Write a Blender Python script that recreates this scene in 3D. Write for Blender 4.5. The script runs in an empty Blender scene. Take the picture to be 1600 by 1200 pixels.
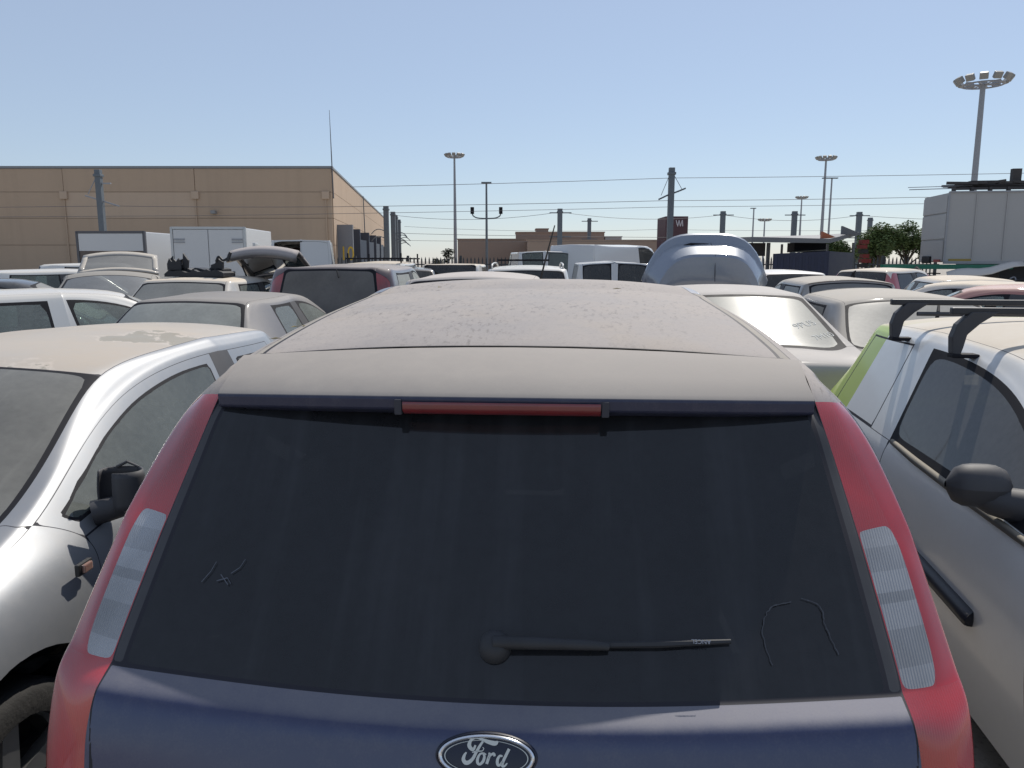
import bpy, bmesh, math, random
import numpy as np
from mathutils import Vector, Matrix
from mathutils.kdtree import KDTree
R = math.radians
random.seed(7)
scn = bpy.context.scene
col = scn.collection

# ------------------------------------------------------------ camera, sky, sun, exposure
cam_d = bpy.data.cameras.new('camera'); cam = bpy.data.objects.new('camera', cam_d); col.objects.link(cam)
cam.location = (0, 0, 1.70); cam.rotation_euler = (R(90 - 9.09), 0, 0)
cam_d.lens = 27.0; cam_d.sensor_width = 36.0; cam_d.clip_start = 0.05; cam_d.clip_end = 6000
scn.camera = cam
SUN_EL, SUN_AZ = 49.0, 28.5
w = bpy.data.worlds.new('World'); scn.world = w; w.use_nodes = True
wn = w.node_tree.nodes; wl = w.node_tree.links
sky = wn.new('ShaderNodeTexSky'); sky.sky_type = 'NISHITA'; sky.sun_disc = False
sky.sun_elevation = R(SUN_EL); sky.sun_rotation = R(SUN_AZ); sky.altitude = 20
sky.air_density = 1.0; sky.dust_density = 0.25; sky.ozone_density = 3.0
bg = wn['Background']; bg.inputs['Strength'].default_value = 0.108
veil = wn.new('ShaderNodeMix'); veil.data_type = 'RGBA'; veil.inputs[0].default_value = .50      # even summer haze over the whole dome
wl.new(sky.outputs[0], veil.inputs[6]); veil.inputs[7].default_value = (4.9, 5.6, 6.9, 1)
wl.new(veil.outputs[2], bg.inputs['Color'])
sd = bpy.data.lights.new('sun', 'SUN'); sd.energy = 4.1; sd.angle = R(0.53); sd.color = (1.0, 0.94, 0.85)
sun = bpy.data.objects.new('sun', sd); col.objects.link(sun)
sv = Vector((math.sin(R(SUN_AZ)) * math.cos(R(SUN_EL)), math.cos(R(SUN_AZ)) * math.cos(R(SUN_EL)), math.sin(R(SUN_EL))))
sun.rotation_euler = sv.to_track_quat('Z', 'Y').to_euler(); sun.location = (20, 40, 60)
scn.view_settings.view_transform = 'Standard'; scn.view_settings.look = 'None'
scn.view_settings.exposure = 0.0; scn.view_settings.gamma = 1.0
scn.view_settings.use_curve_mapping = False
scn.cycles.max_bounces = 8; scn.cycles.transparent_max_bounces = 16

# ------------------------------------------------------------ materials
MATS = {}
def nt(name):
    m = bpy.data.materials.new(name); m.use_nodes = True
    n = m.node_tree.nodes; l = m.node_tree.links
    return m, n, l
def setv(node, **kw):
    for k, v in kw.items():
        s = node.inputs[k.replace('_', ' ')]
        s.default_value = v
def mixc(n, l, fac, a, b, mode='MIX'):
    x = n.new('ShaderNodeMix'); x.data_type = 'RGBA'; x.blend_type = mode
    for sock, v in ((x.inputs[0], fac), (x.inputs[6], a), (x.inputs[7], b)):
        if hasattr(v, 'is_linked') or isinstance(v, bpy.types.NodeSocket): l.new(v, sock)
        elif isinstance(v, (int, float)): sock.default_value = v
        else: sock.default_value = (*v, 1) if len(v) == 3 else v
    return x.outputs[2]
def mth(n, l, op, a, b=0.0, c=0.0, clamp=False):
    x = n.new('ShaderNodeMath'); x.operation = op; x.use_clamp = clamp
    for i, v in enumerate((a, b, c)):
        if isinstance(v, bpy.types.NodeSocket): l.new(v, x.inputs[i])
        else: x.inputs[i].default_value = v
    return x.outputs[0]
def noise(n, l, scale, detail=4, rough=.55, vec=None, dist=0):
    x = n.new('ShaderNodeTexNoise'); setv(x, Scale=scale, Detail=detail, Roughness=rough, Distortion=dist)
    if vec is not None: l.new(vec, x.inputs['Vector'])
    return x.outputs['Fac']
def ramp(n, l, fac, a, b, ca=(0, 0, 0), cb=(1, 1, 1)):
    x = n.new('ShaderNodeMapRange'); x.inputs[1].default_value = a; x.inputs[2].default_value = b; x.clamp = True
    l.new(fac, x.inputs[0]); return x.outputs[0]
def objco(n, l, scale=(1, 1, 1), rot=(0, 0, 0), loc=(0, 0, 0)):
    t = n.new('ShaderNodeTexCoord'); mp = n.new('ShaderNodeMapping')
    mp.inputs['Scale'].default_value = scale; mp.inputs['Rotation'].default_value = rot; mp.inputs['Location'].default_value = loc
    l.new(t.outputs['Object'], mp.inputs['Vector']); return mp.outputs[0]
def basic(name, rgb, rough=.6, metal=0.0, var=.12, vscale=6, bump=0.0, bscale=60, spec=.5, streak=0.0):
    if name in MATS: return MATS[name]
    m, n, l = nt(name); p = n['Principled BSDF']; v = objco(n, l)
    f = noise(n, l, vscale, 5, .6, v)
    c = mixc(n, l, f, [x * (1 - var) for x in rgb], [min(1, x * (1 + var)) for x in rgb])
    if streak:
        sn = ramp(n, l, noise(n, l, 1.0, 5, .6, objco(n, l, (1.1, 1.1, .07))), .48, .75); c = mixc(n, l, mth(n, l, 'MULTIPLY', sn, streak), c, [x * .55 for x in rgb])
    l.new(c, p.inputs['Base Color']); setv(p, Metallic=metal); p.inputs['Specular IOR Level'].default_value = spec
    r = mth(n, l, 'MULTIPLY_ADD', f, .2, rough - .1, clamp=True); l.new(r, p.inputs['Roughness'])
    if bump:
        b = n.new('ShaderNodeBump'); setv(b, Strength=bump, Distance=.01)
        l.new(noise(n, l, bscale, 4, .6, v), b.inputs['Height']); l.new(b.outputs[0], p.inputs['Normal'])
    MATS[name] = m; return m
DUST = (.44, .385, .33)
def paint(name, rgb, metal=.0, rough=.32, dust=.6, dcol=DUST, side=.12, coat=1.0, seed=0.0, n0=.35, n1=.95, stripe=None, cracks=False, patch=False, even=False):
    """car paint under a film of dust: thick where the panel faces up, thin and smeared on the sides"""
    if name in MATS: return MATS[name]
    m, n, l = nt(name); p = n['Principled BSDF']
    v = objco(n, l, loc=(seed * 3.1, seed * 1.7, seed))
    g = n.new('ShaderNodeNewGeometry'); sx = n.new('ShaderNodeSeparateXYZ'); l.new(g.outputs['Normal'], sx.inputs[0])
    up = ramp(n, l, sx.outputs[2], n0, n1)
    big = noise(n, l, 1.6, 5, .6, v); fine = noise(n, l, 22, 5, .65, v); spk = noise(n, l, 260, 2, .5, v)
    f = mth(n, l, 'MULTIPLY_ADD', up, dust, side)
    f = mth(n, l, 'MULTIPLY', f, mth(n, l, 'MULTIPLY_ADD', big, .2 if even else .7, .9 if even else .65))
    f = mth(n, l, 'ADD', f, mth(n, l, 'MULTIPLY_ADD', fine, .22, -.11))
    f = mth(n, l, 'ADD', f, mth(n, l, 'MULTIPLY_ADD', spk, .12, -.06), clamp=True)
    base = list(rgb)
    if stripe is not None:
        so = objco(n, l); s2 = n.new('ShaderNodeSeparateXYZ'); l.new(so, s2.inputs[0])
        e = mth(n, l, 'MULTIPLY_ADD', s2.outputs[2], stripe[2], s2.outputs[1])
        k = mth(n, l, 'LESS_THAN', e, stripe[1])
        base = mixc(n, l, k, rgb, stripe[0])
    dc = mixc(n, l, big, [x * .88 for x in dcol], [min(1, x * 1.1) for x in dcol])
    if cracks:      # dried rain runs: broken darker hairlines through the dust
        v2 = objco(n, l, (1, .45, 1), (0, 0, R(28)))
        rid = n.new('ShaderNodeTexNoise'); rid.noise_type = 'RIDGED_MULTIFRACTAL'; setv(rid, Scale=13, Detail=6, Roughness=.62, Distortion=.35); l.new(v2, rid.inputs['Vector'])
        ed = ramp(n, l, rid.outputs['Fac'], .9, 1.5)
        gate = ramp(n, l, noise(n, l, 2.6, 3, .5, v), .36, .62)
        v3 = objco(n, l, (1, .35, 1), (0, 0, R(-30)))
        st = ramp(n, l, noise(n, l, 60, 6, .7, v3), .54, .66)
        pit = ramp(n, l, noise(n, l, 120, 3, .6, v), .55, .7)
        hl = mth(n, l, 'MULTIPLY', mth(n, l, 'MAXIMUM', ed, mth(n, l, 'MULTIPLY', st, .75)), gate)
        hl = mth(n, l, 'MAXIMUM', hl, mth(n, l, 'MULTIPLY', pit, .28))
        f = mth(n, l, 'SUBTRACT', f, mth(n, l, 'MULTIPLY', hl, .2), clamp=True)
        tan = ramp(n, l, noise(n, l, 2.3, 3, .5, v), .58, .75)
        dc = mixc(n, l, mth(n, l, 'MULTIPLY', tan, .6), dc, (.40, .33, .25))
    if patch:       # a ragged tide mark where the dust film is thinner
        pn = noise(n, l, 1.15, 7, .62, objco(n, l, loc=(2.2, .3, .5)))
        k = ramp(n, l, pn, .535, .545)
        rim = mth(n, l, 'MULTIPLY', ramp(n, l, pn, .515, .535), mth(n, l, 'SUBTRACT', 1.0, k))
        dc = mixc(n, l, k, dc, (.30, .27, .22)); dc = mixc(n, l, mth(n, l, 'MULTIPLY', rim, .5), dc, (.58, .51, .44))
    c = mixc(n, l, f, base, dc)
    if cracks: c = mixc(n, l, mth(n, l, 'MULTIPLY', hl, .9), c, (.15, .125, .105))
    l.new(c, p.inputs['Base Color'])
    inv = mth(n, l, 'SUBTRACT', 1.0, f)
    l.new(mth(n, l, 'MULTIPLY_ADD', f, .85 - rough, rough, clamp=True), p.inputs['Roughness'])
    l.new(mth(n, l, 'MULTIPLY', inv, metal), p.inputs['Metallic'])
    l.new(mth(n, l, 'MULTIPLY', inv, coat), p.inputs['Coat Weight']); p.inputs['Coat Roughness'].default_value = .12
    b = n.new('ShaderNodeBump'); setv(b, Strength=.12, Distance=.002)
    l.new(f, b.inputs['Height']); l.new(b.outputs[0], p.inputs['Normal'])
    MATS[name] = m; return m
def glass(name, tint=(.55, .62, .58), dust=.35, dcol=(.36, .34, .29), seed=0.0, rough=.02, streak=False, var=.35, drough=.6, spec=.5, fine=.2):
    """car glass: clear tinted pane with a mirror sheen, veiled by a film of dust"""
    if name in MATS: return MATS[name]
    m, n, l = nt(name); n.remove(n['Principled BSDF']); out = n['Material Output']
    v = objco(n, l, loc=(seed * 2.3, seed, seed * 1.9))
    tr = n.new('ShaderNodeBsdfTransparent'); tr.inputs[0].default_value = (*tint, 1)
    gl = n.new('ShaderNodeBsdfGlossy'); gl.inputs['Roughness'].default_value = rough; gl.inputs[0].default_value = (.95, .97, 1, 1)
    fr = n.new('ShaderNodeFresnel'); fr.inputs[0].default_value = 1.5
    mx = n.new('ShaderNodeMixShader'); l.new(fr.outputs[0], mx.inputs[0]); l.new(tr.outputs[0], mx.inputs[1]); l.new(gl.outputs[0], mx.inputs[2])
    df = n.new('ShaderNodeBsdfPrincipled'); df.inputs['Roughness'].default_value = drough; df.inputs['Specular IOR Level'].default_value = spec
    a = noise(n, l, 2.2, 6, .6, v); b = noise(n, l, 35, 4, .6, v); s3 = noise(n, l, 400, 1, .5, v)
    f = mth(n, l, 'MULTIPLY_ADD', a, var * 2, dust - var)
    f = mth(n, l, 'ADD', f, mth(n, l, 'MULTIPLY_ADD', b, fine, -fine / 2))
    if streak:
        vs = objco(n, l, (14, 1.2, 1.2), loc=(seed, 0, 0))
        st = noise(n, l, 1.0, 4, .5, vs)
        f = mth(n, l, 'ADD', f, mth(n, l, 'MULTIPLY', ramp(n, l, st, .5, .8), .9 * fine + .04))
    f = mth(n, l, 'ADD', f, mth(n, l, 'MULTIPLY_ADD', s3, .4 * fine, -.2 * fine), clamp=True)
    l.new(mixc(n, l, a, [x * .85 for x in dcol], [x * 1.15 for x in dcol]), df.inputs['Base Color'])
    m2 = n.new('ShaderNodeMixShader'); l.new(f, m2.inputs[0]); l.new(mx.outputs[0], m2.inputs[1]); l.new(df.outputs[0], m2.inputs[2])
    l.new(m2.outputs[0], out.inputs[0])
    MATS[name] = m; return m
def lens(name, rgb, ribs=True, dust=.12, rough=.22, rs=420, axis=0, amp=.8, blocks=None):
    if name in MATS: return MATS[name]
    m, n, l = nt(name); p = n['Principled BSDF']; v = objco(n, l)
    f = noise(n, l, 7, 5, .6, v)
    f2 = ramp(n, l, noise(n, l, 4.5, 3, .5, objco(n, l, (1, 1, .6), loc=(1, 2, 3))), .3, .75)
    c = mixc(n, l, f2, [x * .6 for x in rgb], [min(1, x * 1.3) for x in rgb])
    c = mixc(n, l, mth(n, l, 'MULTIPLY', f, dust * 2), c, (.30, .27, .25))
    if blocks:      # moulded optic blocks of different density behind the lens
        sz = n.new('ShaderNodeSeparateXYZ'); l.new(v, sz.inputs[0])
        for za, zb, k in blocks:
            inb = mth(n, l, 'MULTIPLY', mth(n, l, 'GREATER_THAN', sz.outputs[2], za), mth(n, l, 'LESS_THAN', sz.outputs[2], zb))
            c = mixc(n, l, inb, c, mixc(n, l, 1.0, c, (k, k, k), 'MULTIPLY'))
    l.new(c, p.inputs['Base Color']); setv(p, Roughness=rough); p.inputs['Coat Weight'].default_value = 1.0; p.inputs['Coat Roughness'].default_value = .07
    p.inputs['Subsurface Weight'].default_value = .25; p.inputs['Subsurface Radius'].default_value = (.03, .01, .01) if rgb[0] > rgb[1] * 2 else (.02, .02, .02); p.inputs['Subsurface Scale'].default_value = .3
    if ribs:
        s = n.new('ShaderNodeSeparateXYZ'); l.new(v, s.inputs[0])
        wv = mth(n, l, 'SINE', mth(n, l, 'MULTIPLY', s.outputs[axis], rs * 2))
        b = n.new('ShaderNodeBump'); setv(b, Strength=amp, Distance=.004); l.new(wv, b.inputs['Height']); l.new(b.outputs[0], p.inputs['Normal'])
    MATS[name] = m; return m

RUBBER = basic('black_rubber', (.014, .014, .018), .7, var=.3, spec=.2)
GAP = basic('shut_line', (.012, .012, .02), .7)
TRIM = basic('dusty_black_plastic', (.05, .05, .055), .6, var=.4, vscale=9)
TYRE = basic('tyre_rubber', (.025, .024, .023), .85, var=.3, bump=.3)
WELL = basic('wheel_well_lining', (.02, .02, .02), .9)
RIM = basic('cast_alloy', (.5, .5, .5), .35, metal=.9, var=.2)
SEAT = basic('seat_fabric', (.07, .07, .075), .9, var=.3, vscale=30)
DASH = basic('dashboard_plastic', (.05, .05, .05), .8, var=.3)
CHROME = basic('chrome', (.75, .77, .8), .16, metal=1.0, var=.05)
STEEL = basic('galvanised_steel', (.30, .31, .33), .55, metal=.4, var=.2)
POLE = basic('weathered_steel_pole', (.13, .15, .17), .6, metal=.3, var=.2)
WIREM = basic('overhead_wire', (.10, .10, .11), .6)

# ------------------------------------------------------------ mesh helpers
class MB:
    def __init__(s): s.v = []; s.f = []; s.m = []
    def add(s, vs, fs, mi=0):
        o = len(s.v); s.v += [tuple(x) for x in vs]; s.f += [tuple(i + o for i in q) for q in fs]; s.m += [mi] * len(fs); return s
    def box(s, lo, hi, mi=0, M=None):
        x0, y0, z0 = lo; x1, y1, z1 = hi
        vs = [(x0, y0, z0), (x1, y0, z0), (x1, y1, z0), (x0, y1, z0), (x0, y0, z1), (x1, y0, z1), (x1, y1, z1), (x0, y1, z1)]
        if M is not None: vs = [tuple(M @ Vector(q)) for q in vs]
        return s.add(vs, [(3, 2, 1, 0), (4, 5, 6, 7), (0, 1, 5, 4), (1, 2, 6, 5), (2, 3, 7, 6), (3, 0, 4, 7)], mi)
    def tube(s, pts, rad, n=8, mi=0, cap=True):
        pts = [Vector(p) for p in pts]; k = len(pts)
        rad = rad if isinstance(rad, (list, tuple)) else [rad] * k
        vs = []; fs = []; up = None
        for i, p in enumerate(pts):
            t = (pts[min(i + 1, k - 1)] - pts[max(i - 1, 0)]).normalized()
            if up is None: up = Vector((0, 0, 1)) if abs(t.z) < .9 else Vector((1, 0, 0))
            a = t.cross(up).normalized(); b = a.cross(t).normalized(); up = b
            for j in range(n):
                q = 2 * math.pi * j / n; vs.append(p + (a * math.cos(q) + b * math.sin(q)) * rad[i])
        for i in range(k - 1):
            for j in range(n):
                j2 = (j + 1) % n; fs.append((i * n + j, i * n + j2, (i + 1) * n + j2, (i + 1) * n + j))
        if cap: fs.append(tuple(reversed(range(n)))); fs.append(tuple((k - 1) * n + j for j in range(n)))
        # outward orientation
        fs = [tuple(reversed(f)) for f in fs]
        return s.add(vs, fs, mi)
    def lathe(s, prof, n=24, axis='z', c=(0, 0, 0), mi=0):
        vs = []; fs = []
        for (r, h) in prof:
            for j in range(n):
                a = 2 * math.pi * j / n; x, y = r * math.cos(a), r * math.sin(a)
                q = {'z': (x, y, h), 'x': (h, x, y), 'y': (y, h, x)}[axis]
                vs.append((q[0] + c[0], q[1] + c[1], q[2] + c[2]))
        for i in range(len(prof) - 1):
            for j in range(n):
                j2 = (j + 1) % n; fs.append((i * n + j, i * n + j2, (i + 1) * n + j2, (i + 1) * n + j))
        return s.add(vs, fs, mi)
    def prism(s, poly, d, M=None, mi=0):
        n = len(poly); vs = [(x, 0, z) for x, z in poly] + [(x, d, z) for x, z in poly]
        if M is not None: vs = [tuple(M @ Vector(q)) for q in vs]
        fs = [tuple(range(n)), tuple(reversed(range(n, 2 * n)))] + [(i, i + n, (i + 1) % n + n, (i + 1) % n) for i in range(n)]
        return s.add(vs, fs, mi)
    def grid(s, P, mi=0, flip=False):
        P = [[tuple(q) for q in r] for r in P]; a, b = len(P), len(P[0]); vs = [q for r in P for q in r]; fs = []
        for i in range(a - 1):
            for j in range(b - 1):
                f = (i * b + j, i * b + j + 1, (i + 1) * b + j + 1, (i + 1) * b + j); fs.append(f[::-1] if flip else f)
        return s.add(vs, fs, mi)
    def mesh(s, name, mats, smooth=False, bevel=0, fix=True):
        me = bpy.data.meshes.new(name); me.from_pydata(s.v, [], s.f)
        for m in (mats if isinstance(mats, (list, tuple)) else [mats]): me.materials.append(m)
        me.polygons.foreach_set('material_index', s.m)
        if fix or bevel:
            bm = bmesh.new(); bm.from_mesh(me)
            if fix: bmesh.ops.recalc_face_normals(bm, faces=bm.faces)
            if bevel: bmesh.ops.bevel(bm, geom=[e for e in bm.edges if e.is_manifold and e.calc_face_angle(0) > .5], offset=bevel, segments=2, affect='EDGES', profile=.6)
            bm.to_mesh(me); bm.free()
        if smooth: me.polygons.foreach_set('use_smooth', [True] * len(me.polygons)); me.set_sharp_from_angle(angle=R(smooth if smooth is not True else 50))
        me.update(); return me
    def build(s, name, mats, parent=None, smooth=False, bevel=0, fix=True, loc=None):
        return link(name, s.mesh(name, mats, smooth, bevel, fix), parent, loc)
def link(name, me, parent=None, loc=None):
    o = bpy.data.objects.new(name, me); col.objects.link(o); o.parent = parent
    if loc is not None: o.location = loc
    return o
def tag(o, label, cat, group=None, kind=None):
    if label: o['label'] = label
    if cat: o['category'] = cat
    if group: o['group'] = group
    if kind: o['kind'] = kind
    return o
def thing(name, label, cat, loc=(0, 0, 0), rz=0, group=None):
    o = bpy.data.objects.new(name, None); col.objects.link(o); o.location = loc; o.rotation_euler = (0, 0, rz); o.empty_display_size = .2
    return tag(o, label, cat, group)
def smooth_path(pts, k=6):
    P = [np.array(p, float) for p in pts]; P = [2 * P[0] - P[1]] + P + [2 * P[-1] - P[-2]]; out = []
    for i in range(1, len(P) - 2):
        for j in range(k):
            t = j / k; a, b, c, d = P[i - 1:i + 3]
            out.append(.5 * (2 * b + (c - a) * t + (2 * a - 5 * b + 4 * c - d) * t * t + (3 * b - a - 3 * c + d) * t ** 3))
    out.append(P[-2]); return out
def text_mesh(name, s, size, extrude=.002, shear=0):
    cu = bpy.data.curves.new(name, 'FONT'); cu.body = s; cu.size = size; cu.extrude = extrude; cu.align_x = 'CENTER'; cu.align_y = 'CENTER'; cu.shear = shear
    o = bpy.data.objects.new(name, cu); col.objects.link(o); bpy.context.view_layer.update()
    me = bpy.data.meshes.new_from_object(o.evaluated_get(bpy.context.evaluated_depsgraph_get()))
    bpy.data.objects.remove(o); me.name = name; return me

# ------------------------------------------------------------ smooth bodywork from a grid of section points
def subdivide(verts, faces, mi, level, creases=None):
    me = bpy.data.meshes.new('cage'); me.from_pydata([tuple(v) for v in verts], [], faces)
    me.polygons.foreach_set('material_index', mi)
    if creases:
        at = me.attributes.new('crease_edge', 'FLOAT', 'EDGE'); vals = []
        for e in me.edges: vals.append(creases.get((min(e.vertices), max(e.vertices)), 0.0))
        at.data.foreach_set('value', vals)
    o = bpy.data.objects.new('cage', me); col.objects.link(o)
    md = o.modifiers.new('s', 'SUBSURF'); md.levels = level; md.render_levels = level
    bpy.context.view_layer.update()
    ev = bpy.data.meshes.new_from_object(o.evaluated_get(bpy.context.evaluated_depsgraph_get()))
    V = np.empty(len(ev.vertices) * 3); ev.vertices.foreach_get('co', V); V = V.reshape(-1, 3)
    F = np.empty(len(ev.polygons) * 4, int); ev.polygons.foreach_get('vertices', F); F = F.reshape(-1, 4)
    M = np.empty(len(ev.polygons), int); ev.polygons.foreach_get('material_index', M)
    bpy.data.objects.remove(o); bpy.data.meshes.remove(me); bpy.data.meshes.remove(ev)
    return V, F, M
def bodywork(root, cols, tagfn, mats, level=2, gap=.004, seal=.018, arches=(), crease=None, fit=2, sinks=None, arch_lip=None):
    """cols[i][r] = (x,y,z) of the right half, r from the centre line down to the sill. tagfn(i,r,side) -> (part, key, material[, border]) or None"""
    nC, nR = len(cols), len(cols[0]); Wd = 2 * nR - 1
    vid = lambda i, k: i * Wd + (k + nR - 1)
    V0 = np.zeros((nC * Wd, 3))
    for i in range(nC):
        for r in range(nR):
            x, y, z = cols[i][r]; V0[vid(i, r)] = (x, y, z); V0[vid(i, -r)] = (-x if r else x, y, z)
    faces = []; keys = {}; mi = []
    for i in range(nC - 1):
        for k in range(-(nR - 1), nR - 1):
            r = k if k >= 0 else -k - 1; side = 1 if k >= 0 else -1
            t = tagfn(i, r, side)
            if t is None: t = ('_none', 0, None)
            kk = (t[0], t[1])
            if kk not in keys: keys[kk] = (len(keys), t)
            faces.append((vid(i, k), vid(i, k + 1), vid(i + 1, k + 1), vid(i + 1, k))); mi.append(keys[kk][0])
    cr = {}
    if crease:
        for (i, r, d, v) in crease:      # d 'c' along the column line, 'r' along the row line
            for s in (1, -1):
                a = vid(i, s * r); b = vid(i, s * (r + 1)) if d == 'c' else vid(i + 1, s * r)
                cr[(min(a, b), max(a, b))] = v
    V = V0.copy()
    for _ in range(fit):
        v1, _f, _m = subdivide(V, faces, mi, 1, cr); V += (V0 - v1[:len(V)]) * .85
    v, f, m = subdivide(V, faces, mi, level, cr)
    fn = np.cross(v[f[:, 2]] - v[f[:, 0]], v[f[:, 3]] - v[f[:, 1]]); vn = np.zeros_like(v)      # shared normals keep the shading continuous across panel joints
    for k_ in range(4): np.add.at(vn, f[:, k_], fn)
    vn /= np.maximum(np.linalg.norm(vn, axis=1, keepdims=True), 1e-9)
    if len(arches):     # wheel arches: drop the faces inside each circle and pull the ragged rim onto it
        dead = np.zeros(len(f), bool); far = np.abs(v[:, 0]) > .45
        for (ay, az, ar) in arches:
            inside = (np.hypot(v[:, 1] - ay, v[:, 2] - az) < ar) & far; dead |= inside[f].sum(1) >= 2
        rim = np.intersect1d(np.unique(f[dead]), np.unique(f[~dead]))
        for (ay, az, ar) in arches:
            d = np.hypot(v[rim, 1] - ay, v[rim, 2] - az); q = rim[np.abs(d - ar) < .12]; dq = d[np.abs(d - ar) < .12][:, None]
            q2 = v[q, 2] > .16; q = q[q2]; dq = dq[q2]
            v[q, 1:3] = np.array([ay, az]) + (v[q, 1:3] - [ay, az]) / np.maximum(dq, 1e-4) * ar
        f = f[~dead]; m = m[~dead]
    parts = {}
    for kk, (idx, t) in keys.items():
        if t[0] == '_none': continue
        ff = f[m == idx]
        if not len(ff): continue
        us, inv = np.unique(ff, return_inverse=True); inv = inv.reshape(-1, 4); pv = [tuple(x) for x in v[us]]; pn_ = [tuple(x) for x in vn[us]]
        border = t[3] if len(t) > 3 else ('gap' if gap else None)
        bands = {None: [], 'gap': [(gap, GAP)], 'groove': [(.010, GAP)], 'lens': [(.0025, mats.get('red'))], 'seal': [(seal, RUBBER)], 'frame': [(gap, GAP), (.045, mats['paint'] if 'paint' in mats else RUBBER), (.045 + seal * .7, RUBBER)]}[border]
        polys = [tuple(q) for q in inv]; pm = [0] * len(polys)
        if bands:
            ec = {}
            for q in polys:
                for a_, b_ in zip(q, q[1:] + q[:1]): e = (a_, b_) if a_ < b_ else (b_, a_); ec[e] = ec.get(e, 0) + 1
            bnd = sorted({x for e, c_ in ec.items() if c_ == 1 for x in e})
            kd = KDTree(len(bnd))
            for i_, x in enumerate(bnd): kd.insert(pv[x], i_)
            kd.balance(); dist = [kd.find(x)[2] for x in pv]
            if border in ('seal', 'lens') and level >= 3:      # round the corners of the pane: soft distance to the whole rim
                K = 170.0 if border == 'lens' else 30.0; bp = np.array([pv[x] for x in bnd]); P_ = np.array(pv); sp_ = dict.fromkeys(bnd, 0.0)
                for e, c_ in ec.items():
                    if c_ == 1: ln_ = float(np.linalg.norm(P_[e[0]] - P_[e[1]])); sp_[e[0]] += ln_ / 2; sp_[e[1]] += ln_ / 2
                wt_ = np.array([sp_[x] for x in bnd]); S_ = (np.exp(-K * np.linalg.norm(P_[:, None, :] - bp[None], axis=2)) * wt_).sum(1)
                xs_ = np.linspace(-.5, .5, 801); ds_ = np.linspace(0, .3, 301); Fs_ = np.array([np.exp(-K * np.hypot(xs_, d_)).sum() * (xs_[1] - xs_[0]) for d_ in ds_])
                soft = np.interp(-S_, -Fs_, ds_); dist = [min(a_, b_) for a_, b_ in zip(dist, soft.tolist())]
            for x in bnd: dist[x] = 0.0
            for bi, (th, bm_) in enumerate(bands):
                cut = {}; np_, nm_ = [], []
                for q, c_ in zip(polys, pm):
                    if c_: np_.append(q); nm_.append(c_); continue
                    ins = [dist[x] >= th for x in q]
                    if all(ins): np_.append(q); nm_.append(0); continue
                    if not any(ins): np_.append(q); nm_.append(bi + 1); continue
                    A, B = [], []
                    for k_, x in enumerate(q):
                        y = q[(k_ + 1) % len(q)]; (A if ins[k_] else B).append(x)
                        if ins[k_] != ins[(k_ + 1) % len(q)]:
                            e = (x, y) if x < y else (y, x)
                            if e not in cut:
                                u, w_ = e; tt = (th - dist[u]) / (dist[w_] - dist[u]); cut[e] = len(pv)
                                pv.append(tuple(pv[u][k3] + (pv[w_][k3] - pv[u][k3]) * tt for k3 in range(3))); dist.append(th); pn_.append(tuple(pn_[u][k3] + (pn_[w_][k3] - pn_[u][k3]) * tt for k3 in range(3)))
                            A.append(cut[e]); B.append(cut[e])
                    if sum(ins) == 1 and len(q) == 4 and len(A) == 3:      # square corner: carry the band round it instead of chopping it off
                        k_ = ins.index(True); x = q[k_]; o_ = q[(k_ + 2) % 4]; tt = min(.95, th / max(dist[x], 1e-6)); ni = len(pv)
                        pv.append(tuple(pv[o_][k3] + (pv[x][k3] - pv[o_][k3]) * tt for k3 in range(3))); dist.append(th); pn_.append(pn_[x])
                        c1, c2 = cut[tuple(sorted((x, q[(k_ + 1) % 4])))], cut[tuple(sorted((q[(k_ + 3) % 4], x)))]
                        A = [x, c1, ni, c2]; np_.append((c1, q[(k_ + 1) % 4], o_, ni)); nm_.append(bi + 1); B = [ni, o_, q[(k_ + 3) % 4], c2]
                    if len(A) > 2: np_.append(tuple(A)); nm_.append(0)
                    if len(B) > 2: np_.append(tuple(B)); nm_.append(bi + 1)
                polys, pm = np_, nm_
        me = bpy.data.meshes.new(t[0]); me.from_pydata(pv, [], polys)
        me.materials.append(mats[t[2]])
        for _, bm_ in bands: me.materials.append(bm_)
        me.polygons.foreach_set('material_index', pm); me.polygons.foreach_set('use_smooth', [True] * len(polys)); me.update(); me.normals_split_custom_set_from_vertices(pn_)
        parts[kk] = link(t[0], me, root)
    return parts
WH = {}
def wheel_meshes(r=.30):
    if r in WH: return WH[r]
    t = MB().lathe([(r - .09, -.085), (r - .03, -.095), (r - .008, -.08), (r, -.05), (r, .05), (r - .008, .08), (r - .03, .095), (r - .09, .085)], 28, 'x').mesh('tyre', TYRE, smooth=True)
    q = MB(); q.lathe([(.02, .055), (.055, .06), (.06, .03)], 16, 'x'); q.lathe([(r - .095, .03), (r - .085, .075), (r - .075, .08)], 28, 'x')
    q.lathe([(.0, -.03), (r - .09, -.03), (r - .09, .08)], 28, 'x', mi=1)
    for k in range(5):
        a = 2 * math.pi * k / 5; M = Matrix.Rotation(a, 4, 'X')
        q.add([tuple(M @ Vector(p)) for p in [(.05, -.035, .04), (.05, .035, .04), (.065, .028, r - .09), (.065, -.028, r - .09), (.02, -.035, .04), (.02, .035, .04), (.03, .028, r - .09), (.03, -.028, r - .09)]],
              [(0, 1, 2, 3), (4, 7, 6, 5), (0, 3, 7, 4), (1, 5, 6, 2)])
    rm = q.mesh('rim', [RIM, WELL], smooth=40)
    WH[r] = (t, rm); return WH[r]
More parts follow.
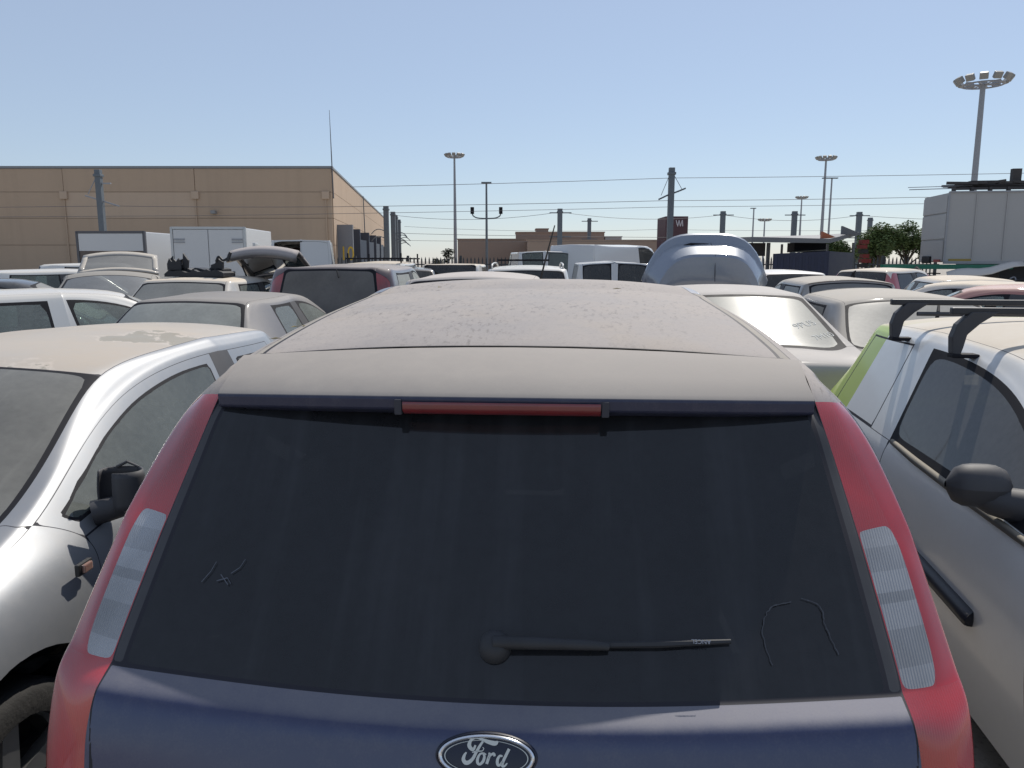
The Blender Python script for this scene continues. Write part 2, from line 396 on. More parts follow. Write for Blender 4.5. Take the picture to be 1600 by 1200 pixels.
def add_wheels(root, hw, ys, r=.30):
    t, rm = wheel_meshes(r)
    for y in ys:
        for s in (1, -1):
            o = link('wheel', t, root, (s * (hw - .11), y, r)); q = link('rim', rm, o)
            if s < 0: o.rotation_euler = (0, 0, math.pi)
            wl_ = MB(); n = 20
            wl_.lathe([(r + .055, hw - .03), (r + .055, hw - .30), (.0, hw - .30)], 26, 'x', (0, 0, 0))
            g = wl_.build('wheel_arch_lining', WELL, root, loc=(0, y, r))
            if s < 0: g.rotation_euler = (0, 0, math.pi)
# ------------------------------------------------------------ ground
gm, n, l = nt('dusty_yard_ground'); p = n['Principled BSDF']; v = objco(n, l)
c = mixc(n, l, ramp(n, l, noise(n, l, .5, 6, .65, v), .35, .7), (.30, .275, .24), (.45, .40, .335))
c = mixc(n, l, ramp(n, l, noise(n, l, 40, 3, .6, v), .55, .8), c, (.13, .12, .11)); l.new(c, p.inputs['Base Color']); setv(p, Roughness=.95)
b = n.new('ShaderNodeBump'); setv(b, Strength=.5, Distance=.02); l.new(noise(n, l, 60, 5, .6, v), b.inputs['Height']); l.new(b.outputs[0], p.inputs['Normal'])
g = MB(); g.grid([[(x, y, 0) for x in (-3000, -60, -10, 0, 10, 60, 3000)] for y in (-300, -20, 0, 20, 60, 160, 5000)])
tag(g.build('ground', gm), 'dusty dark ground of the scrapyard under the cars', None, kind='structure')

# ------------------------------------------------------------ the blue hatchback in front of the camera
FY = 4.2
yaw = R(FY)
def ford_w(u, v): return (u * math.cos(yaw) + v * math.sin(yaw), -u * math.sin(yaw) + v * math.cos(yaw))
V0 = 3.3
fx, fy = ford_w(-.13, V0)
ford = thing('blue_hatchback', 'dark blue hatchback with dust covered roof and tall red tail lamps, seen from behind', 'car', (fx, fy, 0), -yaw)
BLUE = paint('dark_blue_metallic', (.017, .026, .085), metal=.35, rough=.30, dust=.42, side=.01, dcol=(.30, .285, .27), n0=.70, n1=.95)
BLUE_ROOF = paint('dark_blue_under_dust', (.035, .04, .075), metal=.3, rough=.4, dust=.92, side=.06, dcol=(.37, .332, .305), n0=.45, n1=.9, cracks=True)
BLUE_SP = paint('dark_blue_spoiler_dust', (.03, .035, .07), metal=.2, rough=.4, dust=.93, side=.0, dcol=(.36, .325, .29), n0=.35, n1=.75, seed=3, coat=0, even=True)
STRIPM = paint('grey_roof_moulding', (.06, .058, .055), dust=.75, side=.1, dcol=(.36, .325, .28), coat=0, rough=.6, seed=2, n0=.4, n1=.9)
RED = lens('red_lamp_lens', (.40, .007, .010), rs=600, amp=.07, dust=.03)
CLEAR = lens('clear_lamp_lens', (.36, .375, .40), rs=540, amp=.4, dust=.08, rough=.35, blocks=[(.985, 1.035, .78), (1.07, 1.085, .7), (1.115, 1.15, .82)])
RIMRED = lens('deep_red_lamp_edge', (.42, .004, .008), ribs=False, dust=.0, rough=.15)
FGLASS = glass('dark_tinted_rear_glass', tint=(.008, .010, .014), dust=.09, dcol=(.15, .16, .185), var=.04, fine=.05, streak=True, rough=.03)
FG2 = glass('tinted_side_glass', tint=(.2, .22, .24), dust=.2, seed=2)
def fc(rows): return [(u, vv - V0, z) for u, vv, z in rows]
FC = [fc(r) for r in [
 # r0 centre, r1, r2 glass edge, r3 lamp inner, r4 lamp split, r5 lamp outer, r6 side top, r7 belt, r8 side, r9 sill
 [(0, 1.14, .22), (.35, 1.145, .22), (.60, 1.16, .22), (.66, 1.17, .22), (.74, 1.20, .22), (.80, 1.25, .215), (.82, 1.33, .21), (.83, 1.40, .205), (.83, 1.46, .20), (.79, 1.52, .19)],
 [(0, 1.03, .44), (.35, 1.04, .44), (.62, 1.06, .44), (.68, 1.075, .44), (.77, 1.12, .44), (.83, 1.19, .435), (.85, 1.29, .42), (.855, 1.38, .39), (.86, 1.45, .33), (.81, 1.52, .20)],
 [(0, 1.06, .60), (.35, 1.07, .60), (.66, 1.09, .60), (.70, 1.10, .60), (.785, 1.14, .60), (.835, 1.20, .595), (.855, 1.32, .58), (.862, 1.42, .52), (.866, 1.48, .40), (.81, 1.54, .20)],
 [(0, 1.12, .72), (.35, 1.128, .72), (.675, 1.145, .72), (.703, 1.15, .72), (.79, 1.185, .725), (.834, 1.235, .725), (.855, 1.37, .715), (.864, 1.46, .63), (.868, 1.50, .45), (.81, 1.55, .20)],
 [(0, 1.168, .835), (.35, 1.175, .838), (.685, 1.188, .85), (.712, 1.194, .852), (.795, 1.232, .852), (.842, 1.275, .856), (.858, 1.42, .85), (.867, 1.50, .72), (.87, 1.52, .48), (.81, 1.56, .20)],
 [(0, 1.196, .903), (.35, 1.204, .909), (.690, 1.222, .929), (.716, 1.23, .932), (.796, 1.27, .92), (.845, 1.312, .925), (.858, 1.46, .92), (.868, 1.54, .76), (.87, 1.56, .49), (.81, 1.58, .20)],
 [(0, 1.25, .928), (.35, 1.258, .935), (.692, 1.278, .955), (.718, 1.284, .958), (.788, 1.312, .955), (.846, 1.352, .955), (.858, 1.50, .955), (.868, 1.57, .79), (.87, 1.58, .5), (.81, 1.6, .20)],
 [(0, 1.292, .972), (.35, 1.30, .979), (.691, 1.318, .998), (.717, 1.324, 1.0), (.798, 1.358, 1.0), (.842, 1.395, 1.0), (.855, 1.54, 1.0), (.868, 1.60, .82), (.87, 1.61, .51), (.81, 1.62, .20)],
 [(0, 1.415, 1.108), (.35, 1.422, 1.112), (.680, 1.436, 1.125), (.705, 1.441, 1.127), (.788, 1.476, 1.13), (.826, 1.51, 1.132), (.842, 1.63, 1.125), (.866, 1.68, .88), (.87, 1.68, .53), (.81, 1.68, .20)],
 [(0, 1.462, 1.16), (.35, 1.468, 1.163), (.676, 1.48, 1.172), (.700, 1.486, 1.174), (.776, 1.526, 1.178), (.819, 1.556, 1.18), (.836, 1.67, 1.17), (.865, 1.72, .90), (.87, 1.72, .54), (.81, 1.72, .20)],
 [(0, 1.58, 1.285), (.35, 1.583, 1.286), (.663, 1.592, 1.29), (.686, 1.597, 1.291), (.738, 1.622, 1.292), (.792, 1.668, 1.292), (.816, 1.77, 1.26), (.863, 1.80, .92), (.87, 1.80, .55), (.81, 1.8, .20)],
 [(0, 1.675, 1.392), (.35, 1.676, 1.390), (.646, 1.68, 1.385), (.666, 1.684, 1.398), (.706, 1.706, 1.395), (.742, 1.745, 1.384), (.793, 1.86, 1.31), (.86, 1.89, .93), (.87, 1.89, .56), (.81, 1.89, .20)],
 [(0, 1.80, 1.415), (.35, 1.795, 1.410), (.630, 1.785, 1.402), (.672, 1.785, 1.442), (.694, 1.80, 1.437), (.720, 1.83, 1.420), (.785, 1.98, 1.32), (.858, 1.99, .94), (.87, 2.0, .56), (.81, 2.0, .20)],
 [(0, 1.905, 1.490), (.35, 1.895, 1.485), (.636, 1.868, 1.468), (.670, 1.868, 1.460), (.694, 1.876, 1.452), (.720, 1.895, 1.435), (.782, 2.10, 1.335), (.857, 2.14, .95), (.87, 2.15, .56), (.81, 2.15, .20)],
 [(0, 2.35, 1.562), (.34, 2.35, 1.556), (.622, 2.34, 1.530), (.655, 2.34, 1.521), (.683, 2.34, 1.510), (.715, 2.35, 1.485), (.770, 2.45, 1.39), (.855, 2.62, .95), (.87, 2.62, .56), (.81, 2.62, .20)],
 [(0, 2.83, 1.598), (.33, 2.83, 1.594), (.600, 2.82, 1.570), (.632, 2.82, 1.560), (.662, 2.82, 1.546), (.70, 2.82, 1.515), (.755, 2.86, 1.42), (.853, 2.98, .95), (.87, 2.98, .56), (.81, 2.98, .20)],
 [(0, 2.93, 1.602), (.33, 2.93, 1.598), (.596, 2.92, 1.574), (.628, 2.92, 1.563), (.660, 2.92, 1.549), (.698, 2.92, 1.517), (.754, 2.95, 1.42), (.853, 3.07, .95), (.87, 3.07, .56), (.81, 3.07, .20)],
 [(0, 3.55, 1.575), (.32, 3.53, 1.570), (.570, 3.46, 1.548), (.602, 3.46, 1.538), (.636, 3.45, 1.522), (.676, 3.43, 1.49), (.735, 3.42, 1.40), (.852, 3.75, .95), (.87, 3.75, .56), (.81, 3.75, .20)],
 [(0, 4.35, 1.10), (.38, 4.31, 1.10), (.660, 4.18, 1.09), (.700, 4.16, 1.08), (.735, 4.14, 1.06), (.765, 4.12, 1.04), (.80, 4.10, 1.0), (.85, 4.2, .93), (.87, 4.2, .56), (.81, 4.2, .20)],
 [(0, 4.80, 1.00), (.38, 4.79, 1.00), (.66, 4.76, .985), (.71, 4.75, .97), (.75, 4.74, .95), (.79, 4.73, .92), (.83, 4.72, .88), (.86, 4.72, .80), (.87, 4.72, .52), (.80, 4.72, .20)],
 [(0, 5.22, .82), (.38, 5.20, .82), (.62, 5.14, .81), (.68, 5.10, .80), (.73, 5.07, .78), (.77, 5.04, .76), (.80, 5.01, .73), (.83, 4.99, .65), (.84, 4.98, .45), (.78, 4.97, .20)],
 [(0, 5.36, .52), (.38, 5.34, .52), (.60, 5.26, .52), (.66, 5.22, .52), (.71, 5.17, .51), (.75, 5.12, .5), (.78, 5.09, .48), (.80, 5.07, .42), (.80, 5.05, .33), (.76, 5.04, .20)],
 [(0, 5.30, .22), (.38, 5.28, .22), (.58, 5.22, .22), (.64, 5.18, .22), (.69, 5.14, .22), (.72, 5.11, .215), (.74, 5.09, .21), (.75, 5.08, .205), (.75, 5.07, .20), (.72, 5.06, .19)]]]
FM = dict(blue=BLUE, roof=BLUE_ROOF, strip=STRIPM, red=RED, clear=CLEAR, glass=FGLASS, side=FG2, trim=TRIM, sp=BLUE_SP, wind=FG2, rim=RIMRED)
def ftag(i, r, s):
    if i <= 1: return ('rear_bumper', 0, 'blue')
    if r <= 1 and 6 <= i <= 10: return ('rear_window', 0, 'glass', 'gap')
    if r == 2 and 6 <= i <= 10: return ('window_trim', s, 'trim', 'gap')
    if r <= 2 and 2 <= i <= 5: return ('tailgate_panel', 0, 'blue')
    if r <= 2 and i in (11, 12): return None
    if r == 3 and 6 <= i <= 8: return ('clear_lens', s, 'clear', 'lens')
    if r == 4 and 6 <= i <= 10: return ('lamp_edge', s, 'rim', None)
    if r == 3 and i in (9, 10): return ('upper_lens', s, 'red', None)
    if r in (3, 4) and 3 <= i <= 10: return ('tail_lamp', s, 'red', None)
    if r <= 1 and 13 <= i <= 16: return ('roof_panel', 0, 'roof')
    if r == 2 and 13 <= i <= 15: return ('roof_strip', s, 'strip', 'gap')
    if r <= 1 and i == 17: return ('windscreen', 0, 'wind', 'seal')
    if r == 6 and i in (13, 14, 16, 17): return ('side_window', (s, i), 'side', 'seal')
    if r <= 3 and i in (18, 19): return ('bonnet', 0, 'roof')
    if r >= 6 and i in (16, 17): return ('front_door', s, 'blue')
    if r >= 7 and i in (14, 15): return ('rear_door', s, 'blue')
    if r in (3, 4, 5) and 11 <= i <= 16: return ('roof_rail_panel', s, 'roof', None)
    if i >= 20: return ('front_bumper', 0, 'blue')
    return ('rear_quarter' if i < 14 else 'front_wing' if i > 17 else 'side_rail', s, 'blue', None)
fcrease = [(i, 3, 'r', .55) for i in range(3, 13)] + [(i, 5, 'r', .5) for i in range(3, 11)] + [(i, 2, 'r', .4) for i in range(5, 16)] + [(6, r, 'c', .8) for r in range(0, 4)] + [(5, r, 'c', .35) for r in range(0, 3)] + [(13, r, 'c', .4) for r in range(0, 5)] + [(i, 4, 'r', .25) for i in range(6, 11)]
fparts = bodywork(ford, FC, ftag, FM, level=4, gap=.0045, seal=.02, arches=[(1.85 - V0, .31, .36), (4.45 - V0, .31, .36)], crease=fcrease, fit=3)
for s in (1, -1):
    fparts[('clear_lens', s)].parent = fparts[('tail_lamp', s)]; fparts[('lamp_edge', s)].parent = fparts[('tail_lamp', s)]; fparts[('upper_lens', s)].parent = fparts[('tail_lamp', s)]
fparts[('tail_lamp', 1)]['label'] = 'right tail lamp in full light'; fparts[('tail_lamp', -1)]['label'] = 'left tail lamp in shade'
add_wheels(ford, .87, (1.85 - V0, 4.45 - V0), .31)
# spoiler: a closed wing from the roof seam to a drooping lip
sp = []
US = [-.655, -.648, -.60, -.5, -.36, -.24, -.12, 0, .12, .24, .36, .5, .60, .648, .655]
for u in US:
    a = abs(u) / .655; e = a ** 2; wd = 1.022; ed = 0.0
    seamv = 1.866 - .030 * e; seamz = 1.4905 - .021 * e
    lipv = 1.588 + .062 * e + ed * .6; lipz = 1.421 - .010 * e
    midv = .5 * (seamv + lipv); midz = seamz * .5 + lipz * .5 + .012
    midv = lipv + .68 * (seamv - lipv); midz = lipz + .70 * (seamz - lipz) + .010; k2v = lipv + .34 * (seamv - lipv); k2z = lipz + .36 * (seamz - lipz) + .007
    sp.append([(u * wd, seamv - V0, seamz - .05), (u * wd, seamv - V0, seamz + .002), (u * (1 + wd) / 2, midv - V0, midz - ed), (u, k2v - V0, k2z - .001 - ed), (u, lipv + .012 - V0, lipz + .003 - ed), (u, lipv - V0, lipz - .008), (u, lipv + .004 - V0, lipz - .034), (u, lipv + .03 - V0, lipz - .047), (u, lipv + .095 - V0, lipz - .040)])
q = MB(); q.grid(sp, flip=True); q.add([*sp[0]], [tuple(range(len(sp[0])))]); q.add([*sp[-1]], [tuple(reversed(range(len(sp[-1]))))])
sps = q.build('spoiler', [BLUE_SP], ford, smooth=40)
md = sps.modifiers.new('round', 'BEVEL'); md.width = .004; md.segments = 2; md.limit_method = 'ANGLE'; md.angle_limit = R(40)
# high brake lamp in the spoiler's rear face
q = MB(); rows = []
for u in (-.222, -.11, 0, .11, .2):
    e = (u / .655) ** 2; lv = 1.588 + .062 * e - V0; lz = 1.421 - .01 * e
    rows.append([(u, lv - .003, lz - .0165), (u, lv - .0045, lz - .0185), (u, lv - .002, lz - .036), (u, lv + .010, lz - .0445), (u, lv + .03, lz - .0485)])
q.grid(rows, flip=True); hb = q.build('high_brake_lamp', [lens('brake_lens', (.17, .006, .012), ribs=False, dust=.02, rough=.4)], ford, smooth=True)
for u0, u1, za, zb in ((-.240, -.224, -.011, -.045), (.202, .218, -.011, -.045)):
    lv = 1.588 + .062 * .12 - V0; lz = 1.4195; q = MB()
    q.box((u0, lv - .004, lz + zb), (u1, lv + .02, lz + za)); q.build('lamp_bracket', [basic('dull_bracket', (.035, .036, .048), .7)], ford, bevel=.003)
# rear wiper
def gl_pt(u, z, off=.0):      # point on the rear glass
    t = (z - .928) / (1.392 - .928); vv = 1.25 + t * (1.675 - 1.25) + .012 * (u / .5) ** 2; zz = z + .012 * (u / .5) ** 2
    return Vector((u, vv - V0 - off * .73, zz + off * .68))
nv = Vector((0, -.73, .68)); tz = Vector((0, .68, .73))
wip = bpy.data.objects.new('rear_wiper', None)
q = MB(); hub = gl_pt(0.002, .998)
Mh = Matrix.Translation(hub) @ nv.to_track_quat('Z', 'Y').to_matrix().to_4x4()
pr = [(.0305, .0), (.0305, .006), (.027, .018), (.018, .026), (.006, .029), (.0005, .0293)]
vs = []
q.lathe(pr, 24, 'z'); q.v = [tuple(Mh @ Vector(x)) for x in q.v]
WIPM = basic('wiper_black', (.026, .028, .033), .65, var=.5, vscale=14)
wp = q.build('rear_wiper', [WIPM], ford, smooth=True)
q = MB(); A = [gl_pt(.0, 1.0, .022), gl_pt(.06, 1.001, .02), gl_pt(.19, 1.0, .017), gl_pt(.21, .999, .014)]
q.tube(A, [.013, .012, .009, .007], 8); q.build('wiper_arm', [WIPM], wp, smooth=True)
q = MB(); q.tube([gl_pt(.19, 1.002, .010), gl_pt(.3, 1.003, .011), gl_pt(.43, 1.006, .008)], [.006, .0065, .004], 6)
q.build('wiper_blade', [WIPM], wp, smooth=True)
# white moulded mark on the wiper blade
me = text_mesh('blade_lettering', 'ANCEL', .011, .0003); o = link('blade_lettering', me, wp); me.materials.append(basic('white_print', (.26, .28, .33), .6))
o.location = gl_pt(.375, 1.0045, .0185); o.rotation_euler = (R(47), 0, 0); o.rotation_euler.rotate_axis('Z', math.pi)
# oval maker's badge
bc = Vector((0.0, 1.179 - V0, .871)); bn = Vector((0, -.80, .52)).normalized()
Mb = Matrix.Translation(bc) @ Matrix.Rotation(R(66), 4, 'X')      # local: x right, y up the panel, z out
BW, BH = .083, .036
def oval(a, b, h, k=48): return [(a * math.cos(2 * math.pi * j / k), b * math.sin(2 * math.pi * j / k), h) for j in range(k)]
def rings(q, rs, mi=0, cap=False):
    k = len(rs[0]); vs = [p for r in rs for p in r]; fs = [(i * k + j, i * k + (j + 1) % k, (i + 1) * k + (j + 1) % k, (i + 1) * k + j) for i in range(len(rs) - 1) for j in range(k)]
    if cap: fs.append(tuple((len(rs) - 1) * k + j for j in range(k)))
    q.add(vs, fs, mi)
q = MB(); rings(q, [oval(BW * 1.05, BH * 1.1, -.012), oval(BW * 1.05, BH * 1.1, .001), oval(BW * 1.01, BH * 1.02, .0035)], 0)
q.v = [tuple(Mb @ Vector(x)) for x in q.v]; bd = q.build('badge', [basic('badge_surround', (.012, .015, .03), .4)], ford, smooth=True)
q = MB(); rings(q, [oval(BW, BH, .002), oval(BW * .985, BH * .97, .0062), oval(BW * .95, BH * .90, .0078), oval(BW * .915, BH * .83, .006), oval(BW * .90, BH * .80, .003)])
q.v = [tuple(Mb @ Vector(x)) for x in q.v]; q.build('badge_rim', [CHROME], bd, smooth=True)
q = MB(); rings(q, [oval(BW * .905, BH * .81, .0028), oval(BW * .5, BH * .4, .0042), oval(BW * .02, BH * .02, .0046)], 0, True)
q.v = [tuple(Mb @ Vector(x)) for x in q.v]; q.build('badge_face', [basic('badge_navy', (.008, .011, .028), .25)], bd, smooth=True)
q = MB(); rings(q, [oval(BW * .86, BH * .735, .0026), oval(BW * .86, BH * .735, .0046), oval(BW * .84, BH * .715, .0046)], 0)
SILVERP = basic('badge_silver', (.55, .57, .55), .4, metal=.5, var=.05)
q.v = [tuple(Mb @ Vector(x)) for x in q.v]; q.build('badge_ring', [SILVERP], bd)
# script lettering traced as brush strokes, (x, y, half width) in badge units 0..16 by 0..5.6
ST = [[(6.45, 2.45, .14), (6.15, 1.95, .2), (5.75, 2.1, .26), (5.55, 2.45, .28), (5.75, 2.95, .2), (6.3, 3.25, .14), (6.9, 3.22, .12), (7.6, 3.05, .2), (8.4, 2.85, .28), (9.2, 2.75, .30), (9.6, 2.98, .12)],
      [(7.55, 3.0, .14), (7.1, 2.45, .18), (6.6, 1.7, .2), (6.15, .95, .22), (5.6, .5, .26), (5.1, .45, .28), (4.8, .8, .26), (4.95, 1.3, .18), (5.2, 1.6, .1)],
      [(6.0, 1.62, .07), (6.6, 1.75, .09), (7.1, 1.8, .07), (7.45, 1.85, .06), (7.62, 2.1, .06), (7.45, 2.25, .05)],
      [(7.6, 1.6, .12), (7.1, 1.45, .14), (6.8, .9, .2), (6.85, .45, .2), (7.2, .35, .17), (7.6, .7, .2), (7.75, 1.2, .18), (7.6, 1.58, .12), (8.0, 1.45, .07)],
      [(8.3, 1.6, .1), (8.5, 1.5, .18), (8.3, .95, .2), (8.1, .4, .2)], [(8.3, 1.0, .1), (8.7, 1.45, .14), (9.05, 1.55, .2), (9.2, 1.3, .16)],
      [(10.3, 1.35, .12), (9.9, 1.35, .16), (9.6, .9, .2), (9.65, .4, .2), (9.95, .35, .16), (10.35, .75, .17)], [(11.2, 2.2, .2), (10.8, 1.5, .2), (10.4, .75, .2), (10.3, .3, .2), (10.6, .25, .14), (11.0, .6, .08)]]
q = MB()
for s in ST:
    P = smooth_path(s, 5); pts = [Vector(((p[0] - 8.0) / 16 * BW * 2.32, (p[1] - 1.15) / 5.6 * BH * 2.15, .0052)) for p in P]; wd = [max(.04, p[2]) / 16 * BW * 2.3 * 1.0 for p in P]
    L_, R_ = [], []
    for i, p in enumerate(pts):
        t = (pts[min(i + 1, len(pts) - 1)] - pts[max(i - 1, 0)]); t.normalize(); nn = Vector((-t.y, t.x, 0))
        hgt = .0046 + .0006
        L_.append(p + nn * wd[i]); R_.append(p - nn * wd[i])
    q.grid([[tuple(Mb @ a), tuple(Mb @ b)] for a, b in zip(L_, R_)])
q.build('badge_lettering', [SILVERP], bd, fix=False)
# whip antenna at the front edge of the roof
q = MB(); ab = Vector((.0, 3.36 - V0, 1.585)); q.tube([ab, ab + Vector((0, -.0, .015)), ab + Vector((.004, .03, .03))], [.016, .013, .006], 8)
q.tube([ab + Vector((.004, .03, .03)), ab + Vector((.030, .23, .155)), ab + Vector((.058, .45, .285))], [.0045, .0038, .003], 6)
q.build('roof_antenna', [basic('antenna_black', (.006, .006, .007), .9, spec=.1)], ford, smooth=True)
# leaves caught in the roof gutter and a few scratches and smears on the glass
SCR = basic('pale_scratch', (.10, .11, .135), .7, var=.4, vscale=200)
def ribbon(q, pts, wd):
    for a, b in zip(pts[:-1], pts[1:]):
        t = (b - a).normalized(); nn = t.cross(nv).normalized() * wd * random.uniform(.5, 1.2)
        q.add([a - nn, a + nn, b + nn, b - nn], [(0, 1, 2, 3)])
q = MB()
for st in [[(-.585, 1.058), (-.572, 1.075), (-.566, 1.09)], [(-.555, 1.062), (-.535, 1.068), (-.525, 1.06)], [(-.55, 1.072), (-.53, 1.058)], [(-.53, 1.075), (-.515, 1.085), (-.508, 1.098)]]:
    P = [gl_pt(a, b_, .0025) for a, b_ in st]; q = MB(); ribbon(q, P, .0010); q.build('glass_scratch', [SCR], ford, fix=False)
q = MB()
for st, wd in [([(.50, .975), (.49, 1.02), (.51, 1.05), (.55, 1.058)], .002), ([(.57, 1.062), (.60, 1.05), (.605, 1.02), (.62, .985)], .002)]:
    P = [Vector(p) for p in smooth_path([gl_pt(a, b_, .0025) for a, b_ in st], 8)]
    for p in P: p.x += random.uniform(-.0015, .0015)
    q = MB(); ribbon(q, P, wd * .55); q.build('glass_smear', [basic('faint_smear', (.034, .041, .055), .7, var=.7, vscale=40)], ford, fix=False)
q = MB()
for (u, vv, z, a) in [(-.66, 2.02, 1.492, .4), (-.70, 2.28, 1.502, 1.1), (-.645, 2.2, 1.512, 2.), (.3, 2.75, 1.603, .2), (-.35, 2.86, 1.603, 1.3)]:
    M = Matrix.Translation((u, vv - V0, z)) @ Matrix.Rotation(a, 4, 'Z')
    q = MB(); q.add([tuple(M @ Vector(p)) for p in [(-.018, 0, 0), (0, .006, .004), (.018, 0, .001), (0, -.006, .003)]], [(0, 3, 2, 1)])
    q.build('dry_leaf', [basic('dry_leaf', (.16, .13, .05), .8, var=.5, vscale=60)], ford, fix=False)
# cabin
def seats(root, xs, y, z, m=SEAT, wd=.48):
    for x in xs:
        q = MB(); q.box((x - wd / 2, y, z + .22), (x + wd / 2, y + .5, z + .42)); q.box((x - wd / 2, y - .10, z + .36), (x + wd / 2, y + .05, z + .93), M=None)
        q.box((x - .13, y - .11, z + .97), (x + .13, y - .01, z + 1.13)); q.build('seat', [m], root, bevel=.04, smooth=60)
def cabin(root, hw, y0, y1, belt, ydash):
    q = MB(); q.box((-hw + .12, y0, .30), (hw - .12, y1, .36)); q.box((-hw + .1, ydash - .12, .55), (hw - .1, ydash + .2, belt - .02))
    q.build('dashboard', [DASH], root, bevel=.03)
    q = MB(); q.lathe([(.185 + .016 * math.cos(a), .016 * math.sin(a)) for a in [2 * math.pi * k / 8 for k in range(9)]], 28, 'z'); q.box((-.18, -.02, -.01), (.18, .02, .01)); q.lathe([(.0, .03), (.06, .03), (.065, -.02)], 16)
    M = Matrix.Translation((-.36, ydash - .25, belt - .06)) @ Matrix.Rotation(R(-62), 4, 'X').inverted(); q.v = [tuple(M @ Vector(x)) for x in q.v]
    q.build('steering_wheel', [DASH], root, smooth=50)
    seats(root, (-.36, .36), ydash - 1.0, .18); seats(root, (-.4, 0, .4), ydash - 1.72, .04, wd=.41)
cabin(ford, .84, -1.5, 1.0, 1.0, .75)
# ------------------------------------------------------------ the other vehicles: one parametric shell, many shapes
GEN = dict(L=4.0, W=1.68, H=1.44, belt=.93, wr=.56, wb=.79, rby=.12, rbz=.99, rty=.55, rtd=.07, cy=.80, b1=1.68, b2=1.78, wty=2.35, wby=3.08, cowl=1.0, nose=.74,
           deck=None, deckz=.98, crown=.035, sill=.2, wheel=.295, glassw=.64, rglassw=None, r1=.55, rail=.06, lampw=.07, bulge=1.0, dcw=0.0, cshift=.12, hoodz=.95, wa=.82, wheels=True, mdy=.32, mdz=.06, mout=.10, arch=.06)
def sections(P):
    L, hw, H, belt = P['L'], P['W'] / 2, P['H'], P['belt']; wr, wb, cr, rail = P['wr'], P['wb'], P['crown'], P['rail']; sl = P['sill']; r1 = P['r1']
    gw = P['glassw']; rg = P['rglassw'] or gw
    sh = belt - .13
    def low(T, y, e, ys):      # end-face column, e = +1 rear, -1 front
        zs = [T, T, T - .005, T - .02, T - .05, max(sl, T - .14), max(sl - .0, min(.45, T * .6)), sl]
        xs = [0, .5 * hw, .76 * hw, .87 * hw, .95 * hw, hw - .015, hw - .012, hw - .06]
        return [(x, y + e * d, z) for x, d, z in zip(xs, ys, zs)]
    def gh(y, T, wr_, dy, crw=cr, b=belt, wb_=wb, rl=rail):
        return [(0, y + dy[0], T), (r1 * wr_, y + dy[1], T - .3 * crw), (wr_ - .045, y + dy[2], T - crw), (wr_ + .02, y + dy[3], T - crw - rl), (wb_, y + dy[4], b), (hw, y + dy[5], sh), (hw + .0, y + dy[6], .5), (hw - .05, y + dy[7], sl)]
    D0 = [0] * 8; C = []; N = {}
    def put(n, c): N[n] = len(C); C.append(c)
    yr = [0, .01, .04, .08, .14, .2, .22, .24]
    put('rb0', low(.24, .06, 1, yr)); put('rb1', low(.55, 0, 1, yr)); 
    if P['deck'] is not None:
        put('tl', low(P['deckz'] - .14, .03, 1, yr)); dz = P['deckz']; dy = P['deck']
        put('dk', [(0, dy, dz), (.5 * hw, dy + .005, dz - .005), (.74 * hw, dy + .03, dz - .015), (.86 * hw, dy + .06, dz - .03), (.94 * hw, dy + .1, dz - .07), (hw - .01, dy + .14, dz - .17), (hw - .005, dy + .16, .48), (hw - .055, dy + .16, sl)])
        put('rb', [(0, P['rby'], P['rbz']), (.35, P['rby'] + .01, P['rbz'] - .003), (rg, P['rby'] + .08, P['rbz'] - .015), (rg + .07, P['rby'] + .12, P['rbz'] - .03), (wb + .005, P['rby'] + .14, belt - .01), (hw, P['rby'] + .14, sh), (hw, P['rby'] + .14, .5), (hw - .05, P['rby'] + .14, sl)])
    else:
        put('tl', low(P['rbz'] - .16, .03, 1, yr))
        put('rb', [(0, P['rby'], P['rbz']), (r1 * rg, P['rby'] + .005, P['rbz']), (rg, P['rby'] + .04, P['rbz'] - .005), (rg + P['lampw'], P['rby'] + .09, P['rbz'] - .01), (max(wb - .01, rg + P['lampw'] + .01), P['rby'] + .16, min(belt, P['rbz'] - .04)), (hw - .01, P['rby'] + .21, sh), (hw - .005, P['rby'] + .23, .5), (hw - .05, P['rby'] + .24, sl)])
    k = .6 if P['deck'] is None else 1
    put('rt', gh(P['rty'], H - P['rtd'], wr - .01, [0, .005, .03, .06 + .02 * k, .08, .1, .1, .1], cr, belt, wb + .005))
    put('c', gh(P['cy'], H - .018, wr, [0, 0, 0, 0, -P['cshift'], -P['cshift'], -.05, -.05]))
    put('b1', gh(P['b1'], H, wr, [0, 0, 0, 0, .04, .04, .04, .04], cr, belt, wb + .004)); put('b2', gh(P['b2'], H, wr, [0, 0, 0, 0, .04, .04, .04, .04], cr, belt, wb + .004))
    put('wt', gh(P['wty'], H - .055, wr - .02, [0, -.015, -.07, -.09, .3, .3, .3, .3], cr, belt, wb))
    cz = P['cowl']; wy = P['wby']
    put('wb', [(0, wy, cz), (r1 * gw, wy - .03, cz), (gw, wy - .16, cz - .012), (gw + .06, wy - .20, cz - .022), (wb - .005, wy - .20, belt - .015), (hw, wy - .16, sh - .02), (hw, wy - .14, .5), (hw - .05, wy - .14, sl)])
    hz = P['hoodz']; ym = .5 * (wy + L - .1)
    put('hm', [(0, ym, hz), (.45 * hw, ym, hz - .005), (.74 * hw, ym - .02, hz - .025), (.85 * hw, ym - .03, hz - .05), (.94 * hw, ym - .04, hz - .10), (hw, ym - .04, hz - .22), (hw, ym - .04, .48), (hw - .05, ym - .04, sl)])
    yf = [0, .02, .09, .14, .2, .26, .28, .3]
    put('hf', low(P['nose'], L - .10, -1, yf)); put('fb1', low(.5, L, -1, yf)); put('fb0', low(.22, L - .06, -1, yf))
    return C, N
